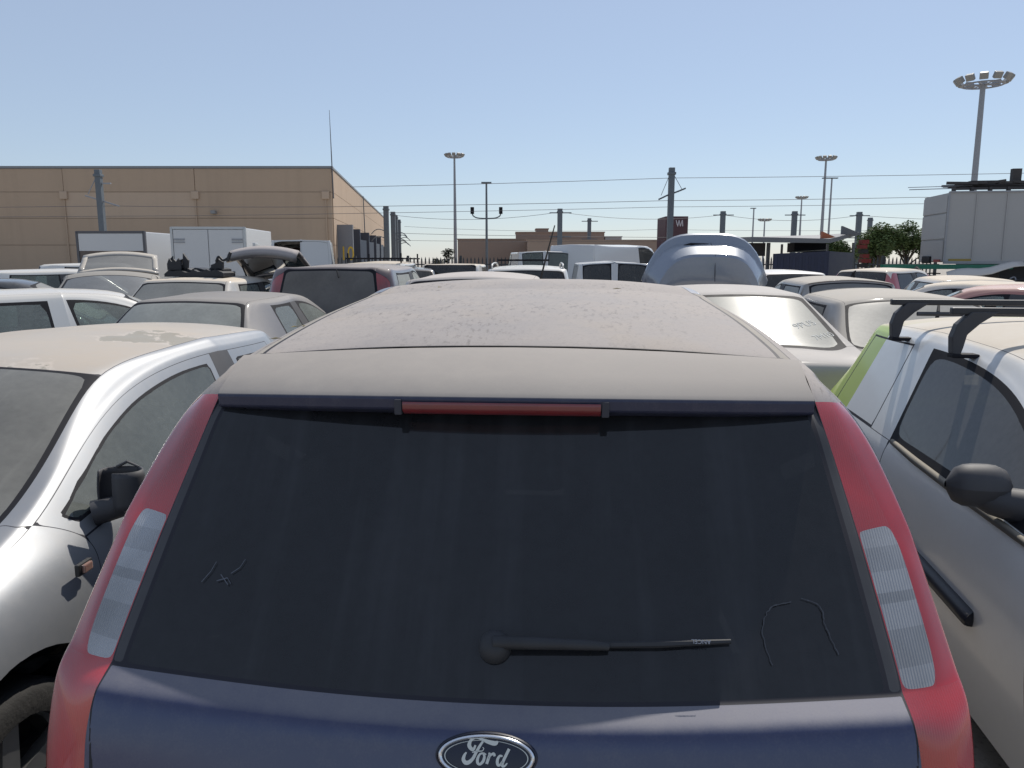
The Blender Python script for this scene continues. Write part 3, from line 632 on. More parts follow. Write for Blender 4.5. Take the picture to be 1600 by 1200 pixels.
def mirror_part(root, hw, y, z, mat, s, mo=.10):
    q = MB(); c = Vector((s * (hw + mo), y, z)); pr = []
    for k in range(9):
        t = -1 + k / 4; rr = max(.02, (1 - abs(t) ** 3.2)) ** .5
        pr.append([(c.x + s * .095 * t, c.y + .055 * rr * math.cos(a) * (1.2 if math.cos(a) > 0 else .7), c.z + .068 * rr * math.sin(a)) for a in [2 * math.pi * j / 14 for j in range(15)]])
    q.grid(pr); q.tube([(s * (hw - .08), y + .05, z - .05), (s * (hw - .0), y + .02, z - .04), (s * (hw + .06), y + .0, z - .02)], [.055, .045, .03], 10)
    return q.build('wing_mirror', [mat], root, smooth=True)
SEALS = {}
def make_car(name, label, cat, ref, yaw_deg, body, end='rear', glass_m=None, level=2, roof=None, group=None, extra=None, interior=True, tagx=None, gap=.0035, seal=.02, mirrors=True, fit=2, sidem=None, z=0, mod=None, **kw):
    if level < 3: gap = 0
    P = dict(GEN); P.update(kw); C, N = sections(P); L = P['L']
    if mod: mod(C, N, P)
    yo = 0 if end == 'rear' else L
    th = R(yaw_deg); root = thing(name, label, cat, (0, 0, 0), -th, group)
    dx, dy = math.sin(th), math.cos(th); root.location = (ref[0] + dx * (L / 2 - yo), ref[1] + dy * (L / 2 - yo), z)
    C = [[(x, y - L / 2, zz) for x, y, zz in c] for c in C]
    M = dict(paint=body, roof=roof or body, glass=glass_m, side=sidem or glass_m, trim=TRIM, red=lens('far_red_lens', (.30, .012, .02), ribs=False), lamp=lens('far_clear_lens', (.42, .44, .46), ribs=False))
    ir = N['rb']; it = N['rt']; iw = N['wt']; ib = N['wb']
    def tf(i, r, s):
        if tagx:
            t = tagx(i, r, s, N)
            if t is not None: return t if t != 'none' else None
        if i == 0: return ('rear_bumper', 0, 'paint')
        if r in (2, 3) and i == N['tl']: return ('tail_lamp', s, 'red', 'gap')
        if r in (2, 3) and i == N['hf']: return ('headlamp', s, 'lamp', 'gap')
        if r <= 1 and i == ir: return ('rear_window', 0, 'glass', 'seal')
        if r <= 1 and i == iw: return ('windscreen', 0, 'glass', 'seal')
        if r == 3 and i == N['c']: return ('rear_side_window', s, 'side', 'seal')
        if r == 3 and i in (N['b2'], iw): return ('front_side_window', s, 'side', 'seal')
        if r == 3 and i == N['b1']: return ('door_pillar', s, 'trim', None)
        if r <= 2 and 1 <= i < it and not (r == 2 and i == ir): return ('boot_lid' if P['deck'] is not None else 'tailgate', 0, 'paint')
        if r <= 1 and it <= i < iw: return ('roof_panel', 0, 'roof')
        if r == 2 and it <= i < iw: return ('roof_edge', s, 'roof', None)
        if r <= 2 and ib <= i <= N['hm']: return ('bonnet', 0, 'paint')
        if r >= 4 and i in (N['b2'], iw): return ('front_door', s, 'paint')
        if r >= 4 and i in (N['c'], N['b1']): return ('rear_door', s, 'paint')
        if i >= N['hf']: return ('front_bumper', 0, 'paint')
        if r == 2 and i == iw: return ('windscreen_pillar', s, 'paint', None)
        return ('rear_quarter' if i < N['c'] else 'front_wing' if i >= ib else 'side_rail', s, 'paint', None)
    wr_ = P['wheel']; ys = (P['wa'] - L / 2, L / 2 - P['wa'])
    cre = [(i, 3, 'r', .45) for i in range(N['rt'], N['wb'])] + [(i, 4, 'r', .45) for i in range(N['rt'], N['wb'])] + [(i, 2, 'r', .35) for i in range(N['rb'], N['wb'])]
    cre += [(N['rt'], r, 'c', .45) for r in (0, 1)] + [(N['wt'], r, 'c', .35) for r in (0, 1)] + [(N['wb'], r, 'c', .6) for r in (0, 1)] + [(N['rb'], r, 'c', .5) for r in (0, 1)]
    parts = bodywork(root, C, tf, M, level, gap, seal, arches=[(y, wr_, wr_ + P['arch']) for y in ys] if P['wheels'] else (), crease=cre, fit=fit)
    if P['wheels']: add_wheels(root, P['W'] / 2, ys, wr_)
    if mirrors:
        for s in (1, -1): mirror_part(root, P['W'] / 2, P['wby'] - P['mdy'] - L / 2, P['belt'] + P['mdz'], mirrors if not isinstance(mirrors, bool) else body, s, P['mout'])
    if interior: cabin(root, P['W'] / 2, .8 - L / 2, P['wby'] - L / 2, P['belt'], P['wby'] - .3 - L / 2)
    if interior:
        for yy, dd in ((-.022 - L / 2, .012), (L / 2 + .010, .012)): q = MB(); q.box((-.26, yy, .50), (.26, yy + dd, .61)); q.build('number_plate', [basic('plate_white', (.6, .6, .58), .5)], root)
    if extra: extra(root, P, L / 2)
    return root, parts, P
# paints
WHITE = (.62, .62, .60)
SILV = paint('silver_metallic', (.28, .295, .315), metal=.4, rough=.40, dust=.10, side=.06, n0=.6, n1=1.0, coat=.35)
SILV_ROOF = paint('silver_under_dust', (.50, .52, .52), metal=.3, dust=.85, side=.05, dcol=(.44, .385, .325), n0=.75, n1=.97, patch=True)
VANW = paint('white_van_lime_tail', (.74, .735, .71), dust=.9, side=.05, dcol=(.52, .465, .39), rough=.34, coat=.5, n0=.72, n1=.97, stripe=((.40, .52, .03), -1.36, -.12))
CW = paint('pearl_white_dusty', (.36, .35, .345), metal=.1, dust=.6, side=.1, dcol=(.43, .395, .36), rough=.5, seed=4, coat=.12)
FGREY = paint('grey_sedan_dusty', (.11, .115, .135), metal=.3, dust=.75, side=.15, dcol=(.27, .25, .23), seed=5, coat=.5)
GREYD = paint('grey_hatch_dusty', (.26, .25, .24), metal=.4, dust=.75, side=.28, dcol=(.42, .385, .335), seed=6)
GREYD2 = paint('grey_car_brown_dust', (.20, .19, .18), dust=.85, side=.6, dcol=(.30, .28, .25), seed=7, n0=.1)
MAROON = paint('maroon_mpv', (.05, .012, .02), dust=.7, side=.12, dcol=(.30, .27, .25), seed=8)
WHITEC = paint('white_car', WHITE, dust=.45, side=.06, dcol=(.58, .52, .44), seed=9)
WHITED = paint('white_car_very_dusty', WHITE, dust=.8, side=.2, dcol=(.60, .52, .42), seed=10)
BLACKC = paint('black_car', (.015, .016, .02), dust=.35, side=.05, dcol=(.30, .28, .27), seed=11)
DARKC = paint('dark_grey_car', (.015, .016, .019), dust=.12, side=.03, dcol=(.32, .3, .28), seed=12)
REDC = paint('red_car', (.32, .012, .02), dust=.25, side=.03, dcol=(.45, .40, .36), seed=13)
PINKC = paint('faded_red_car', (.36, .10, .085), dust=.55, side=.1, dcol=(.50, .36, .30), seed=14)
SILV2 = paint('silver_car_dusty', (.45, .46, .48), metal=.5, dust=.4, side=.12, dcol=(.55, .5, .44), seed=15)
LGREY = paint('light_grey_roof_car', (.38, .37, .36), metal=.2, dust=.8, side=.3, dcol=(.46, .42, .39), seed=16)
VANG = paint('white_van_grimy', (.55, .56, .57), dust=.3, side=.12, dcol=(.5, .47, .43), seed=17)
G_DUSTY = glass('dust_veiled_glass', (.5, .56, .52), .60, (.36, .345, .30), seed=1, var=.2)
G_WS = glass('dust_veiled_windscreen', (.45, .5, .46), .58, (.255, .25, .225), seed=3, var=.22, streak=True)
G_SIDE = glass('hazy_side_glass', (.5, .58, .54), .33, (.24, .27, .25), seed=4, var=.12)
G_LIGHT = glass('pale_dusty_rear_glass', (.5, .56, .52), .80, (.33, .33, .295), seed=5, var=.08, drough=.42, rough=.2, spec=.10)
G_DARK = glass('dark_car_glass', (.10, .11, .12), .14, (.25, .24, .22), seed=6, var=.1)
G_BROWN = glass('brown_dust_glass', (.3, .3, .28), .80, (.21, .205, .19), seed=7, var=.15)
G_GREEN = glass('greenish_clear_glass', (.62, .74, .68), .34, (.36, .40, .375), seed=8, var=.1)
G_VAN = glass('grey_hazed_van_glass', (.25, .27, .26), .42, (.19, .19, .185), seed=9, var=.06)

# silver hatchback facing the camera on the left
def a_extra(root, P, h):
    # broken mirror on the near door: an empty black shell
    hw = P['W'] / 2; s = -1
    q = MB(); cx, cy, cz = s * (hw + .005), P['wby'] - .44 - h, 1.0
    rows = []
    for k in range(7):
        z = -.06 + .12 * k / 6; e = 1 - .25 * (k / 6 - .4) ** 2
        rows.append([(cx + s * (.0 + .075 * math.sin(a)) * e, cy + .055 * math.cos(a) * e, cz + z) for a in [math.pi * 2 * j / 18 for j in range(16)]])
    q.grid(rows); mo = q.build('mirror_shell', [TRIM], root, smooth=True)
    md = mo.modifiers.new('t', 'SOLIDIFY'); md.thickness = .006
    q = MB(); q.box((cx - .03, cy - .03, cz - .05), (cx + .02, cy + .02, cz - .01)); q.tube([(cx - .03, cy - .03, cz - .03), (cx - .035, cy - .04, cz + .06), (cx, cy - .04, cz + .075), (cx + .03, cy - .03, cz + .06)], .005, 6)
    q.build('mirror_bracket', [TRIM], root)
    q = MB(); q.tube([(s * (hw - .07), P['wby'] - .40 - h, .93), (cx, cy, cz - .055)], [.04, .035], 10); q.build('mirror_arm', [TRIM], root, smooth=True)
    q = MB(); q.box((s * (hw + .006) - .006, P['wby'] - .25 - h, .815), (s * (hw + .004) + .006, P['wby'] - .185 - h, .85)); q.build('side_repeater', [basic('repeater_surround', (.03, .03, .03), .5)], root, bevel=.004)
    q = MB(); q.box((s * (hw + .014) - .006, P['wby'] - .24 - h, .82), (s * (hw + .008) + .006, P['wby'] - .20 - h, .845)); q.build('side_repeater_lens', [lens('amber_lens', (.30, .075, .03), ribs=False, dust=.5)], root, bevel=.004)
    for x0 in (-.55, .05):
        q = MB(); q.tube([(x0, P['wby'] - .0 - h, .985), (x0 + .1, P['wby'] - .03 - h, 1.0), (x0 + .55, P['wby'] - .06 - h, 1.015)], [.012, .01, .006], 6); q.build('windscreen_wiper', [RUBBER], root)
def a_mod(C, N, P):
    C[N['wb']] = [q if r < 4 else (q[0], q[1] - .20, q[2]) for r, q in enumerate(C[N['wb']])]
def a_tag(i, r, s, N):
    if r == 2 and N['rt'] <= i <= N['wt']: return ('roof_edge', s, 'paint', None)
    if r == 3 and i in (N['b2'], N['wt']): return ('front_side_window', s, 'side', 'frame')
    if r == 3 and i == N['c']: return ('rear_side_window', s, 'side', 'frame')
ca, ap, PA = make_car('silver_hatchback', 'silver hatchback facing the camera, its dusty windscreen and roof left of the blue car', 'car', (-1.92, 4.98), 183.2, SILV, end='rear', glass_m=G_WS, sidem=G_SIDE, level=4,
    roof=SILV_ROOF, extra=a_extra, mirrors=False, mod=a_mod, tagx=a_tag, H=1.385, W=1.69, L=4.05, belt=.90, wr=.59, wb=.795, wby=3.06, wty=2.24, cowl=.965, hoodz=.90, nose=.70, b1=1.30, b2=1.40, cy=.72, rty=.5, glassw=.66, gap=.003, seal=.016, wheel=.305, crown=.045, wa=.93, arch=.085)
# white van with lime green tail facing the camera on the right
def b_tag(i, r, s, N):
    if r == 3 and i == N['c']: return ('blank_side_panel', s, 'paint', 'groove')
    if r == 3 and i == N['b1']: return ('side_rail', s, 'paint', None)
    if r <= 1 and i == N['rb']: return ('rear_window', 0, 'glass', 'seal')
def roof_bar(root, y, zr, hw, h):
    b = thing_part = MB(); zt = zr + .12
    b.box((-hw - .05, y - .016, zt - .012), (hw + .05, y + .016, zt + .016))
    o = b.build('roof_bar', [basic('satin_black_bar', (.022, .024, .03), .45, var=.4)], root, bevel=.006)
    for s in (1, -1):
        q = MB(); M = Matrix.Translation((0, y, 0))
        prof = [(s * (hw + .01), zr - .055), (s * (hw + .04), zr - .045), (s * (hw + .045), zr + .02), (s * (hw + .03), zr + .07), (s * (hw - .02), zt), (s * (hw - .12), zt), (s * (hw - .055), zr + .075), (s * (hw - .01), zr + .03), (s * (hw + .0), zr - .02)]
        q.prism(prof, .045, Matrix.Translation((0, y - .022, 0))); q.build('bar_foot', [TRIM], o, bevel=.005)
        q = MB(); q.box((s * (hw - .01) - .05, y - .03, zr - .062), (s * (hw - .01) + .05, y + .03, zr - .045), M=None); q.build('foot_pad', [RUBBER], o, bevel=.006)
    return o
def b_extra(root, P, h):
    o = roof_bar(root, 1.05 - h, 1.385, .655, h); q = MB(); q.tube([(-.60, 1.10 - h, 1.455), (.60, 1.10 - h, 1.455)], .011, 6); q.build('lower_bar', [TRIM], o); roof_bar(root, 1.72 - h, 1.385, .64, h)
    for s in (1, -1):
        q = MB(); x = s * (P['W'] / 2 + .004); rows = []
        q.tube(smooth_path([(x, 1.5 - h, .585), (x + s * .004, 1.54 - h, .585), (x + s * .004, 1.9 - h, .585), (x + s * .004, 2.42 - h, .575), (x, 2.47 - h, .572)], 4), [.012] + [.03] * 15 + [.012], 8)
        q.build('door_rub_strip', [basic('navy_black_plastic', (.014, .016, .024), .45)], root, smooth=True)
        q = MB(); xx = s * (P['W'] / 2 - .022)
        q.tube([(xx - s * .012, 1.5 - h, .925), (xx, 1.8 - h, .92), (xx + s * .002, 2.3 - h, .913), (xx - s * .005, 2.75 - h, .905)], [.012, .015, .015, .012], 8); q.build('window_sill_strip', [paint('dusty_sill', (.04, .04, .04), dust=.7, side=.3, dcol=(.28, .25, .20), coat=0, rough=.7)], root, smooth=True)
cb, bp_, PB = make_car('white_small_van', 'small white van with lime green tail and black roof bars, right of the blue car', 'van', (2.67, 4.62), 188.8, VANW, end='rear', glass_m=G_VAN, level=4, extra=b_extra, tagx=b_tag,
    mirrors=TRIM, mdy=.42, mdz=.10, mout=.035, H=1.43, W=1.66, L=3.95, wa=.66, belt=.92, wr=.60, wb=.79, wby=2.92, wty=2.2, b1=1.22, b2=1.34, cy=.52, rty=.42, rby=.10, rbz=.95, cowl=.99, glassw=.66, gap=.0035, seal=.030, crown=.05, cshift=.08)
# a round-backed white saloon beyond the blue car
def c_extra(root, P, h):
    pass
cc, cp, PC = make_car('white_saloon', 'pearl white saloon with sun glare and finger writing on its dusty rear window', 'car', (1.80, 5.2), 5, CW, glass_m=G_LIGHT, sidem=G_DARK, level=3, H=1.475, L=4.5, W=1.76, deck=.1, deckz=1.02, rby=.55, rbz=1.06, rty=1.32, rtd=.05, cy=1.62, b1=2.3, b2=2.4, wty=2.95, wby=3.7, cowl=1.02, wr=.585, glassw=.70, wb=.82, seal=.042)
FW = basic('wiped_writing', (.9, .9, .86), .8)
for txt, (lx, t), sz, rt in (('9PU5', (.44, .40), .10, 32), ('7M10', (.55, .22), .09, 32)):
    me = text_mesh('window_writing', txt, sz, .0005); me.materials.append(FW); o = link('window_writing', me, cc)
    y0, z0, y1, z1 = .55 - 2.25, 1.06, 1.32 - 2.25, 1.425
    yy = y0 + (y1 - y0) * t + .04; zz = z0 + (z1 - z0) * t + .012
    sl = math.atan2(z1 - z0, y1 - y0)
    md = o.modifiers.new('cling', 'SHRINKWRAP'); md.target = cp[('rear_window', 0)]; md.wrap_method = 'PROJECT'; md.use_project_z = True; md.use_negative_direction = True; md.use_positive_direction = True; md.offset = .002
    o.matrix_local = Matrix.Translation((lx, yy, zz + .012)) @ Matrix.Rotation(sl, 4, 'X') @ Matrix.Rotation(R(8), 4, 'Y') @ Matrix.Rotation(R(rt), 4, 'Z')
# grey car with its boot lid up, behind the saloon
def hatch_extra(kind):
    def fn(root, P, h):
        if kind == 'boot':      # arched silver lid standing open: upright face, sloping skin, upright lower lip
            q = MB(); prof = [(-.06, .62), (-.10, .65), (-.135, .63), (-.15, .56), (-.16, .53), (-.46, .385), (-.485, .35), (-.48, .15), (-.43, -.05)]; rows = []
            for k in range(21):
                t = -1 + k / 10; a = 1 - abs(t) ** 3.4; rows.append([(t * .80 * (1.0, 1.0, .99, .98, .97, .82, .81, .80, .80)[j], .42 - h + y * (1 - .2 * t * t), 1.40 + z * (.5 + .5 * a) - .26 * abs(t) ** 5) for j, (y, z) in enumerate(prof)])
            q.grid(rows); o = q.build('open_boot_lid', [paint('silver_boot_lid', (.21, .24, .30), metal=.25, rough=.36, dust=.25, side=.02, dcol=(.5, .5, .45), n0=.6, n1=1.0)], root, smooth=16)
            md = o.modifiers.new('t', 'SOLIDIFY'); md.thickness = .03
            q = MB(); q.tube([(-.37, .245 - h, 1.86), (-.2, .235 - h, 1.895), (.02, .235 - h, 1.90)], [.02, .035, .02], 10); q.build('lid_handle', [RUBBER], o, smooth=True)
            q = MB(); q.tube([(.05, .25 - h, 1.925), (.055, -.055 - h, 1.77), (.06, -.07 - h, 1.45)], .004, 6); q.build('lid_seam', [GAP], o)
        else:
            u0, w_, ang, ln, lip = kind
            q = MB(); g_ = []; n_ = 9
            def pt(t, s_, off=0):      # t across -1..1, s_ along the gate 0..1
                y = P['rty'] - h - math.cos(ang) * ln * s_; z = P['H'] - .06 + math.sin(ang) * ln * s_
                c = .07 * (1 - t * t); return (t * w_ * (1 - .06 * s_), y + math.sin(ang) * off - .02 * c, z + c + math.cos(ang) * off)
            fr = [[pt(-1 + 2 * k / 12, s_, 0) for s_ in (0, .06, .12)] for k in range(13)]
            q.grid(fr); q.grid([[pt(-1 + 2 * k / 12, s_) for s_ in (.80, .9, 1.0)] for k in range(13)])
            for s in (-1, 1): q.grid([[pt(s * x, s_) for s_ in (0.1, .3, .5, .7, .85)] for x in (.86, .93, 1.0)])
            e = [[pt(-1 + 2 * k / 12, 1.0), tuple(np.array(pt(-1 + 2 * k / 12, 1.0)) + [0, -lip * .55, -lip * .35]), tuple(np.array(pt(-1 + 2 * k / 12, 1.0)) + [0, -lip * .8, -lip])] for k in range(13)]
            q.grid(e); o = q.build('open_tailgate', [u0], root, smooth=50); md = o.modifiers.new('t', 'SOLIDIFY'); md.thickness = .035; md.offset = -1
            q = MB(); q.grid([[pt(-.88 + 1.76 * k / 10, s_, -.01) for s_ in (.1, .4, .7, .82)] for k in range(11)]); q.build('tailgate_glass', [G_BROWN if lip < .12 else glass('black_gate_glass', (.008, .008, .01), .07, (.08, .08, .085), var=.04, fine=.05)], o, smooth=True)
            for s in (-1, 1):
                q = MB(); q.tube([(s * w_ * .9, P['rty'] - h - .1, P['H'] - .25), (s * w_ * .9, P['rty'] - h - math.cos(ang) * ln * .6, P['H'] - .1 + math.sin(ang) * ln * .6)], .012, 6); q.build('gas_strut', [RUBBER], o)
    return fn
def open_tag(i, r, s, N):
    if r <= 2 and N['rb'] - 1 <= i <= N['rb']: return 'none'
D1, _, _ = make_car('grey_car_boot_up', 'silver grey car with its arched boot lid standing open behind the white saloon', 'car', (2.44, 9.6), 4, SILV2, glass_m=G_DARK, tagx=open_tag, extra=hatch_extra('boot'), H=1.46, W=1.72, L=4.2)
# dark MPV
def e_tag(i, r, s, N):
    if r == 2 and i in (N['rb'], N['rb'] - 1): return ('tail_lamp', s, 'red', 'gap')
def e_mod(C, N, P):
    c = C[N['rt']]; c[2] = (c[2][0] - .09, c[2][1], c[2][2] + .01)
def e_extra(root, P, h):
    q = MB(); q.tube([(.0, .06 - h, 1.03), (.12, .05 - h, 1.04), (.48, .075 - h, 1.07)], [.02, .014, .006], 6); q.build('rear_wiper', [RUBBER], root)
    q = MB(); q.tube([(.09, .26 - h, 1.61), (.13, .2 - h, 1.52)], [.006, .008], 6); q.build('washer_nozzle', [RUBBER], root)
make_car('maroon_people_carrier', 'dark maroon people carrier with tall red rear lamps and filthy rear window', 'car', (-2.06, 8.4), 2.5, MAROON, glass_m=glass('filthy_rear_glass', (.12, .12, .13), .8, (.17, .155, .14), seed=12, var=.3), sidem=G_DUSTY, tagx=e_tag, extra=e_extra, mod=e_mod, H=1.665, W=1.74, L=4.25, belt=1.0, wr=.66, wb=.82, rby=.08, rbz=1.02, rty=.30, rtd=.05, cy=.62, b1=1.55, b2=1.66, wty=2.5, wby=3.35, cowl=1.05, glassw=.66, rglassw=.60, lampw=.12, level=3)
# grey saloon
def f_tag(i, r, s, N):
    if r == 3 and i == N['b1']: return ('door_pillar', s, 'trim', None)
make_car('grey_saloon', 'grey dusty saloon with glare on its pale rear window, behind the silver hatchback', 'car', (-3.02, 5.35), 7, FGREY, glass_m=glass('grey_pale_rear_glass', (.45, .5, .48), .68, (.44, .44, .39), seed=13, var=.2, drough=.35), sidem=G_GREEN, H=1.405, L=4.5, W=1.72, deck=.1, deckz=.96, rby=.92, rbz=.99, rty=1.42, rtd=.05, cy=1.78, b1=2.25, b2=2.33, wty=2.95, wby=3.6, cowl=.98, wr=.575, glassw=.68, rglassw=.66, cshift=.02, level=3, seal=.026, wb=.80)
# white hatchback at far left seen from its side
make_car('white_hatchback', 'white hatchback at the left edge, its side windows turned to the camera', 'car', (-5.78, 6.35), 47, WHITEC, glass_m=G_DUSTY, sidem=G_GREEN, H=1.44, level=3, seal=.026, b1=1.66, b2=1.70, cy=.62, cshift=.05, tagx=lambda i, r, s, N: ('side_rail', s, 'paint', None) if r == 3 and i == N['b1'] else None)
make_car('dark_hatchback', 'dark car cut by the left edge, only its black door pillar showing', 'car', (-8.0, 8.6), 62, DARKC, glass_m=G_BROWN, H=1.50)
make_car('brown_dusty_car', 'grey car under brown dust with a huge rounded windscreen and its tailgate raised behind', 'car', (-7.05, 14.0), 158, GREYD2, end='rear', glass_m=glass('brown_windscreen', (.3, .32, .31), .7, (.20, .205, .205), seed=15, var=.15), sidem=G_BROWN, tagx=open_tag, extra=hatch_extra((GREYD, .64, R(23), .82, .10)), H=1.545, W=1.74, wr=.66, glassw=.72, wty=2.1, wby=3.25, cowl=1.02, crown=.07, level=3)
I_, _, _ = make_car('cream_saloon', 'cream white car carrying a heap of black plastic trim on its roof', 'car', (-4.42, 9.4), 6, WHITED, glass_m=glass('grey_beige_rear_glass', (.45, .5, .48), .75, (.42, .40, .35), seed=17, var=.12), sidem=G_GREEN, H=1.50, W=1.76, wr=.63, glassw=.70, rby=.35, rty=.80, cy=1.0, level=3, L=4.2)
make_car('black_hatchback', 'black hatchback with dark tailgate lifted and a dusty lip', 'car', (-3.50, 11.2), 10, BLACKC, glass_m=G_DARK, tagx=open_tag, extra=hatch_extra((paint('black_gate_dusty_lip', (.02, .02, .025), dust=.9, side=.25, dcol=(.34, .31, .30), n0=-.1, n1=.6), .56, R(33), .80, .16)), H=1.47)
make_car('white_estate_far', 'white estate car parked below the warehouse wall at far left', 'car', (-11.9, 19.0), 60, WHITEC, glass_m=G_BROWN, H=1.66, L=4.4, level=2, rby=.08, rty=.3, interior=False)
make_car('white_car_far', 'white small car in front of the estate at far left', 'car', (-9.9, 13.6), 50, WHITEC, glass_m=G_SIDE, H=1.56, interior=False)
# white car with roof ladder rack
def rack_extra(root, P, h):
    q = MB(); z = P['H'] + .06
    for s in (-1, 1): q.tube([(s * .62, .6 - h, z), (s * .62, 2.4 - h, z)], .02, 6)
    for k in range(5): q.tube([(-.68, .6 + .45 * k - h, z), (.68, .6 + .45 * k - h, z)], .018, 6)
    for s in (-1, 1):
        for y in (.6, 2.4): q.tube([(s * .62, y - h, z - .1), (s * .62, y - h, z + .12)], .02, 6)
    o = q.build('roof_rack', [RUBBER], root)
make_car('cream_car_roof_rack', 'cream car with a black ladder rack above the people carrier', 'car', (-3.2, 17.2), 5, WHITED, glass_m=G_DARK, extra=rack_extra, H=1.70, W=1.72, rty=.4, wr=.64, interior=False)
make_car('silver_car_dark_glass', 'pale silver car with dark side glass beside the people carrier', 'car', (-2.55, 13.6), -12, SILV2, glass_m=G_DARK, H=1.56, W=1.74, wr=.62, interior=False)
make_car('black_small_car', 'small black car in shade next to the cream roof', 'car', (-2.3, 17.6), -8, BLACKC, glass_m=G_DARK, H=1.55, interior=False)
# grey roof straight ahead
make_car('light_grey_car', 'light grey car straight ahead, only its dusty roof showing', 'car', (-.42, 6.85), 3, LGREY, glass_m=G_DUSTY, H=1.585, W=1.76, wr=.635, rby=.1, rty=.45, rtd=.05, crown=.05, level=3)
make_car('cream_van_roof', 'boxy cream roof of a low van in front of the fence', 'van', (-1.55, 19.2), 4, WHITED, glass_m=G_DARK, H=1.63, wr=.70, wb=.8, rby=.05, rty=.12, rtd=.02, crown=.02, interior=False)
def rails_extra(root, P, h):
    for s in (-1, 1):
        q = MB(); q.tube(smooth_path([(s * .56, .7 - h, P['H'] - .05), (s * .56, .8 - h, P['H'] + .02), (s * .56, 2.0 - h, P['H'] + .035), (s * .55, 2.3 - h, P['H'] - .03)], 5), .016, 6); q.build('roof_rail', [WHITEC], root)
    q = MB(); z = P['H'] + .07
    q.box((-.5, 1.2 - h, z), (.35, 1.26 - h, z + .03)); q.box((-.5, 1.8 - h, z), (.35, 1.86 - h, z + .03)); q.build('cross_bar', [RUBBER], root)
make_car('white_estate', 'white estate car with roof rails straight ahead, beyond the antenna', 'car', (.22, 11.6), 2, WHITEC, glass_m=G_DARK, extra=rails_extra, H=1.63, W=1.76, wr=.62, rglassw=.68, rby=.12, rty=.5, level=3)
# vans
def v_tag(i, r, s, N):
    if r == 1 and i == N['rb']: return ('rear_window', s, 'glass', 'seal')
    if r == 0 and i == N['rb']: return ('tailgate', 0, 'paint')
    if r == 3 and i == N['c']: return ('blank_side_panel', s, 'paint', 'gap')
VP = dict(rby=.06, rty=.16, rtd=.05, cy=.5, b1=2.0, b2=2.1, wr=.70, wb=.82, r1=.07, crown=.06, glassw=.68, rglassw=.62)
make_car('white_leisure_van', 'white van with twin dark rear windows beside the open boot lid', 'van', (2.05, 15.4), 2, VANG, glass_m=G_DARK, tagx=v_tag, H=1.72, W=1.74, L=4.1, belt=1.0, rbz=1.12, wty=2.6, wby=3.3, level=3, interior=False, **VP)
def k_tag(i, r, s, N):
    if r <= 1 and i in (N['rb'], N['rb'] - 1): return 'none' if s < 0 else ('rear_door_leaf', s, 'paint', 'gap')
    if r == 3 and i == N['c']: return ('blank_side_panel', s, 'paint', 'gap')
def k_extra(root, P, h):
    q = MB(); q.box((-1.15, -.55 - h, .55), (-1.08, .05 - h, P['H'] - .12)); o = q.build('open_rear_door', [VANG], root, bevel=.02)
    q = MB(); q.box((-1.165, -.42 - h, 1.45), (-1.155, -.1 - h, P['H'] - .3)); q.build('door_pane', [G_DARK], o)
    BL = basic('blue_van_graphic', (.02, .05, .30), .5); q = MB()
    for a in [[(.15, 1.02), (.75, 1.02), (.78, 1.22), (.2, 1.16)], [(.52, 1.25), (.78, 1.5), (.78, 1.27)]]:
        q.prism(a, .006, Matrix.Translation((0, -.012 - h, 0)))
    q.build('blue_graphic', [BL], root)
    q = MB(); q.box((-.72, .2 - h, .5), (.72, 2.2 - h, .56)); q.box((-.70, 2.1 - h, .5), (.70, 2.16 - h, P['H'] - .2)); q.build('load_floor', [basic('rusty_ply', (.10, .05, .035), .9)], root)
make_car('white_van_door_open', 'tall white van with one rear door open and blue graphics', 'van', (-5.55, 20.5), -12, VANG, glass_m=G_DARK, tagx=k_tag, extra=k_extra, H=2.28, W=1.85, L=5.0, belt=1.2, rbz=1.3, wty=3.4, wby=4.2, cowl=1.2, hoodz=1.1, rby=.05, rty=.14, rtd=.05, cy=.5, b1=2.6, b2=2.7, wr=.74, wb=.86, r1=.07, crown=.05, glassw=.72, rglassw=.72, level=3, interior=False)
make_car('white_van_seen_from_behind', 'white van with grey rear doors just below the brown building', 'van', (.95, 21.5), -6, VANG, glass_m=G_SIDE, tagx=v_tag, H=2.0, W=1.76, L=4.6, belt=1.1, rbz=1.3, wty=3.0, wby=3.8, cowl=1.15, hoodz=1.05, interior=False, rby=.06, rty=.14, rtd=.04, cy=.5, b1=2.2, b2=2.3, wr=.72, wb=.82, r1=.07, crown=.05, glassw=.68, rglassw=.62)
def u_tag(i, r, s, N):
    if r == 3 and i in (N['c'], N['b1']): return ('blank_side_panel', s, 'paint', 'gap')
    if r <= 1 and i == N['rb']: return ('rear_door_leaf', s, 'paint', 'gap')
def u_extra(root, P, h):
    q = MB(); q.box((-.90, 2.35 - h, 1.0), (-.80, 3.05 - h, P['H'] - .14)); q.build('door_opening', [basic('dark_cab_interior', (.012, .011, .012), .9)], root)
make_car('white_cargo_van', 'white cargo van parked slantwise with its dark cab opening, left of the open boot lid', 'van', (1.55, 21.6), 40, VANG, glass_m=G_DARK, tagx=u_tag, extra=u_extra, H=2.18, W=1.85, L=5.0, belt=1.15, rbz=1.35, wty=3.5, wby=4.2, cowl=1.2, hoodz=1.08, rby=.05, rty=.14, rtd=.05, cy=.5, b1=2.3, b2=2.4, wr=.74, wb=.85, r1=.4, crown=.05, glassw=.72, interior=False)
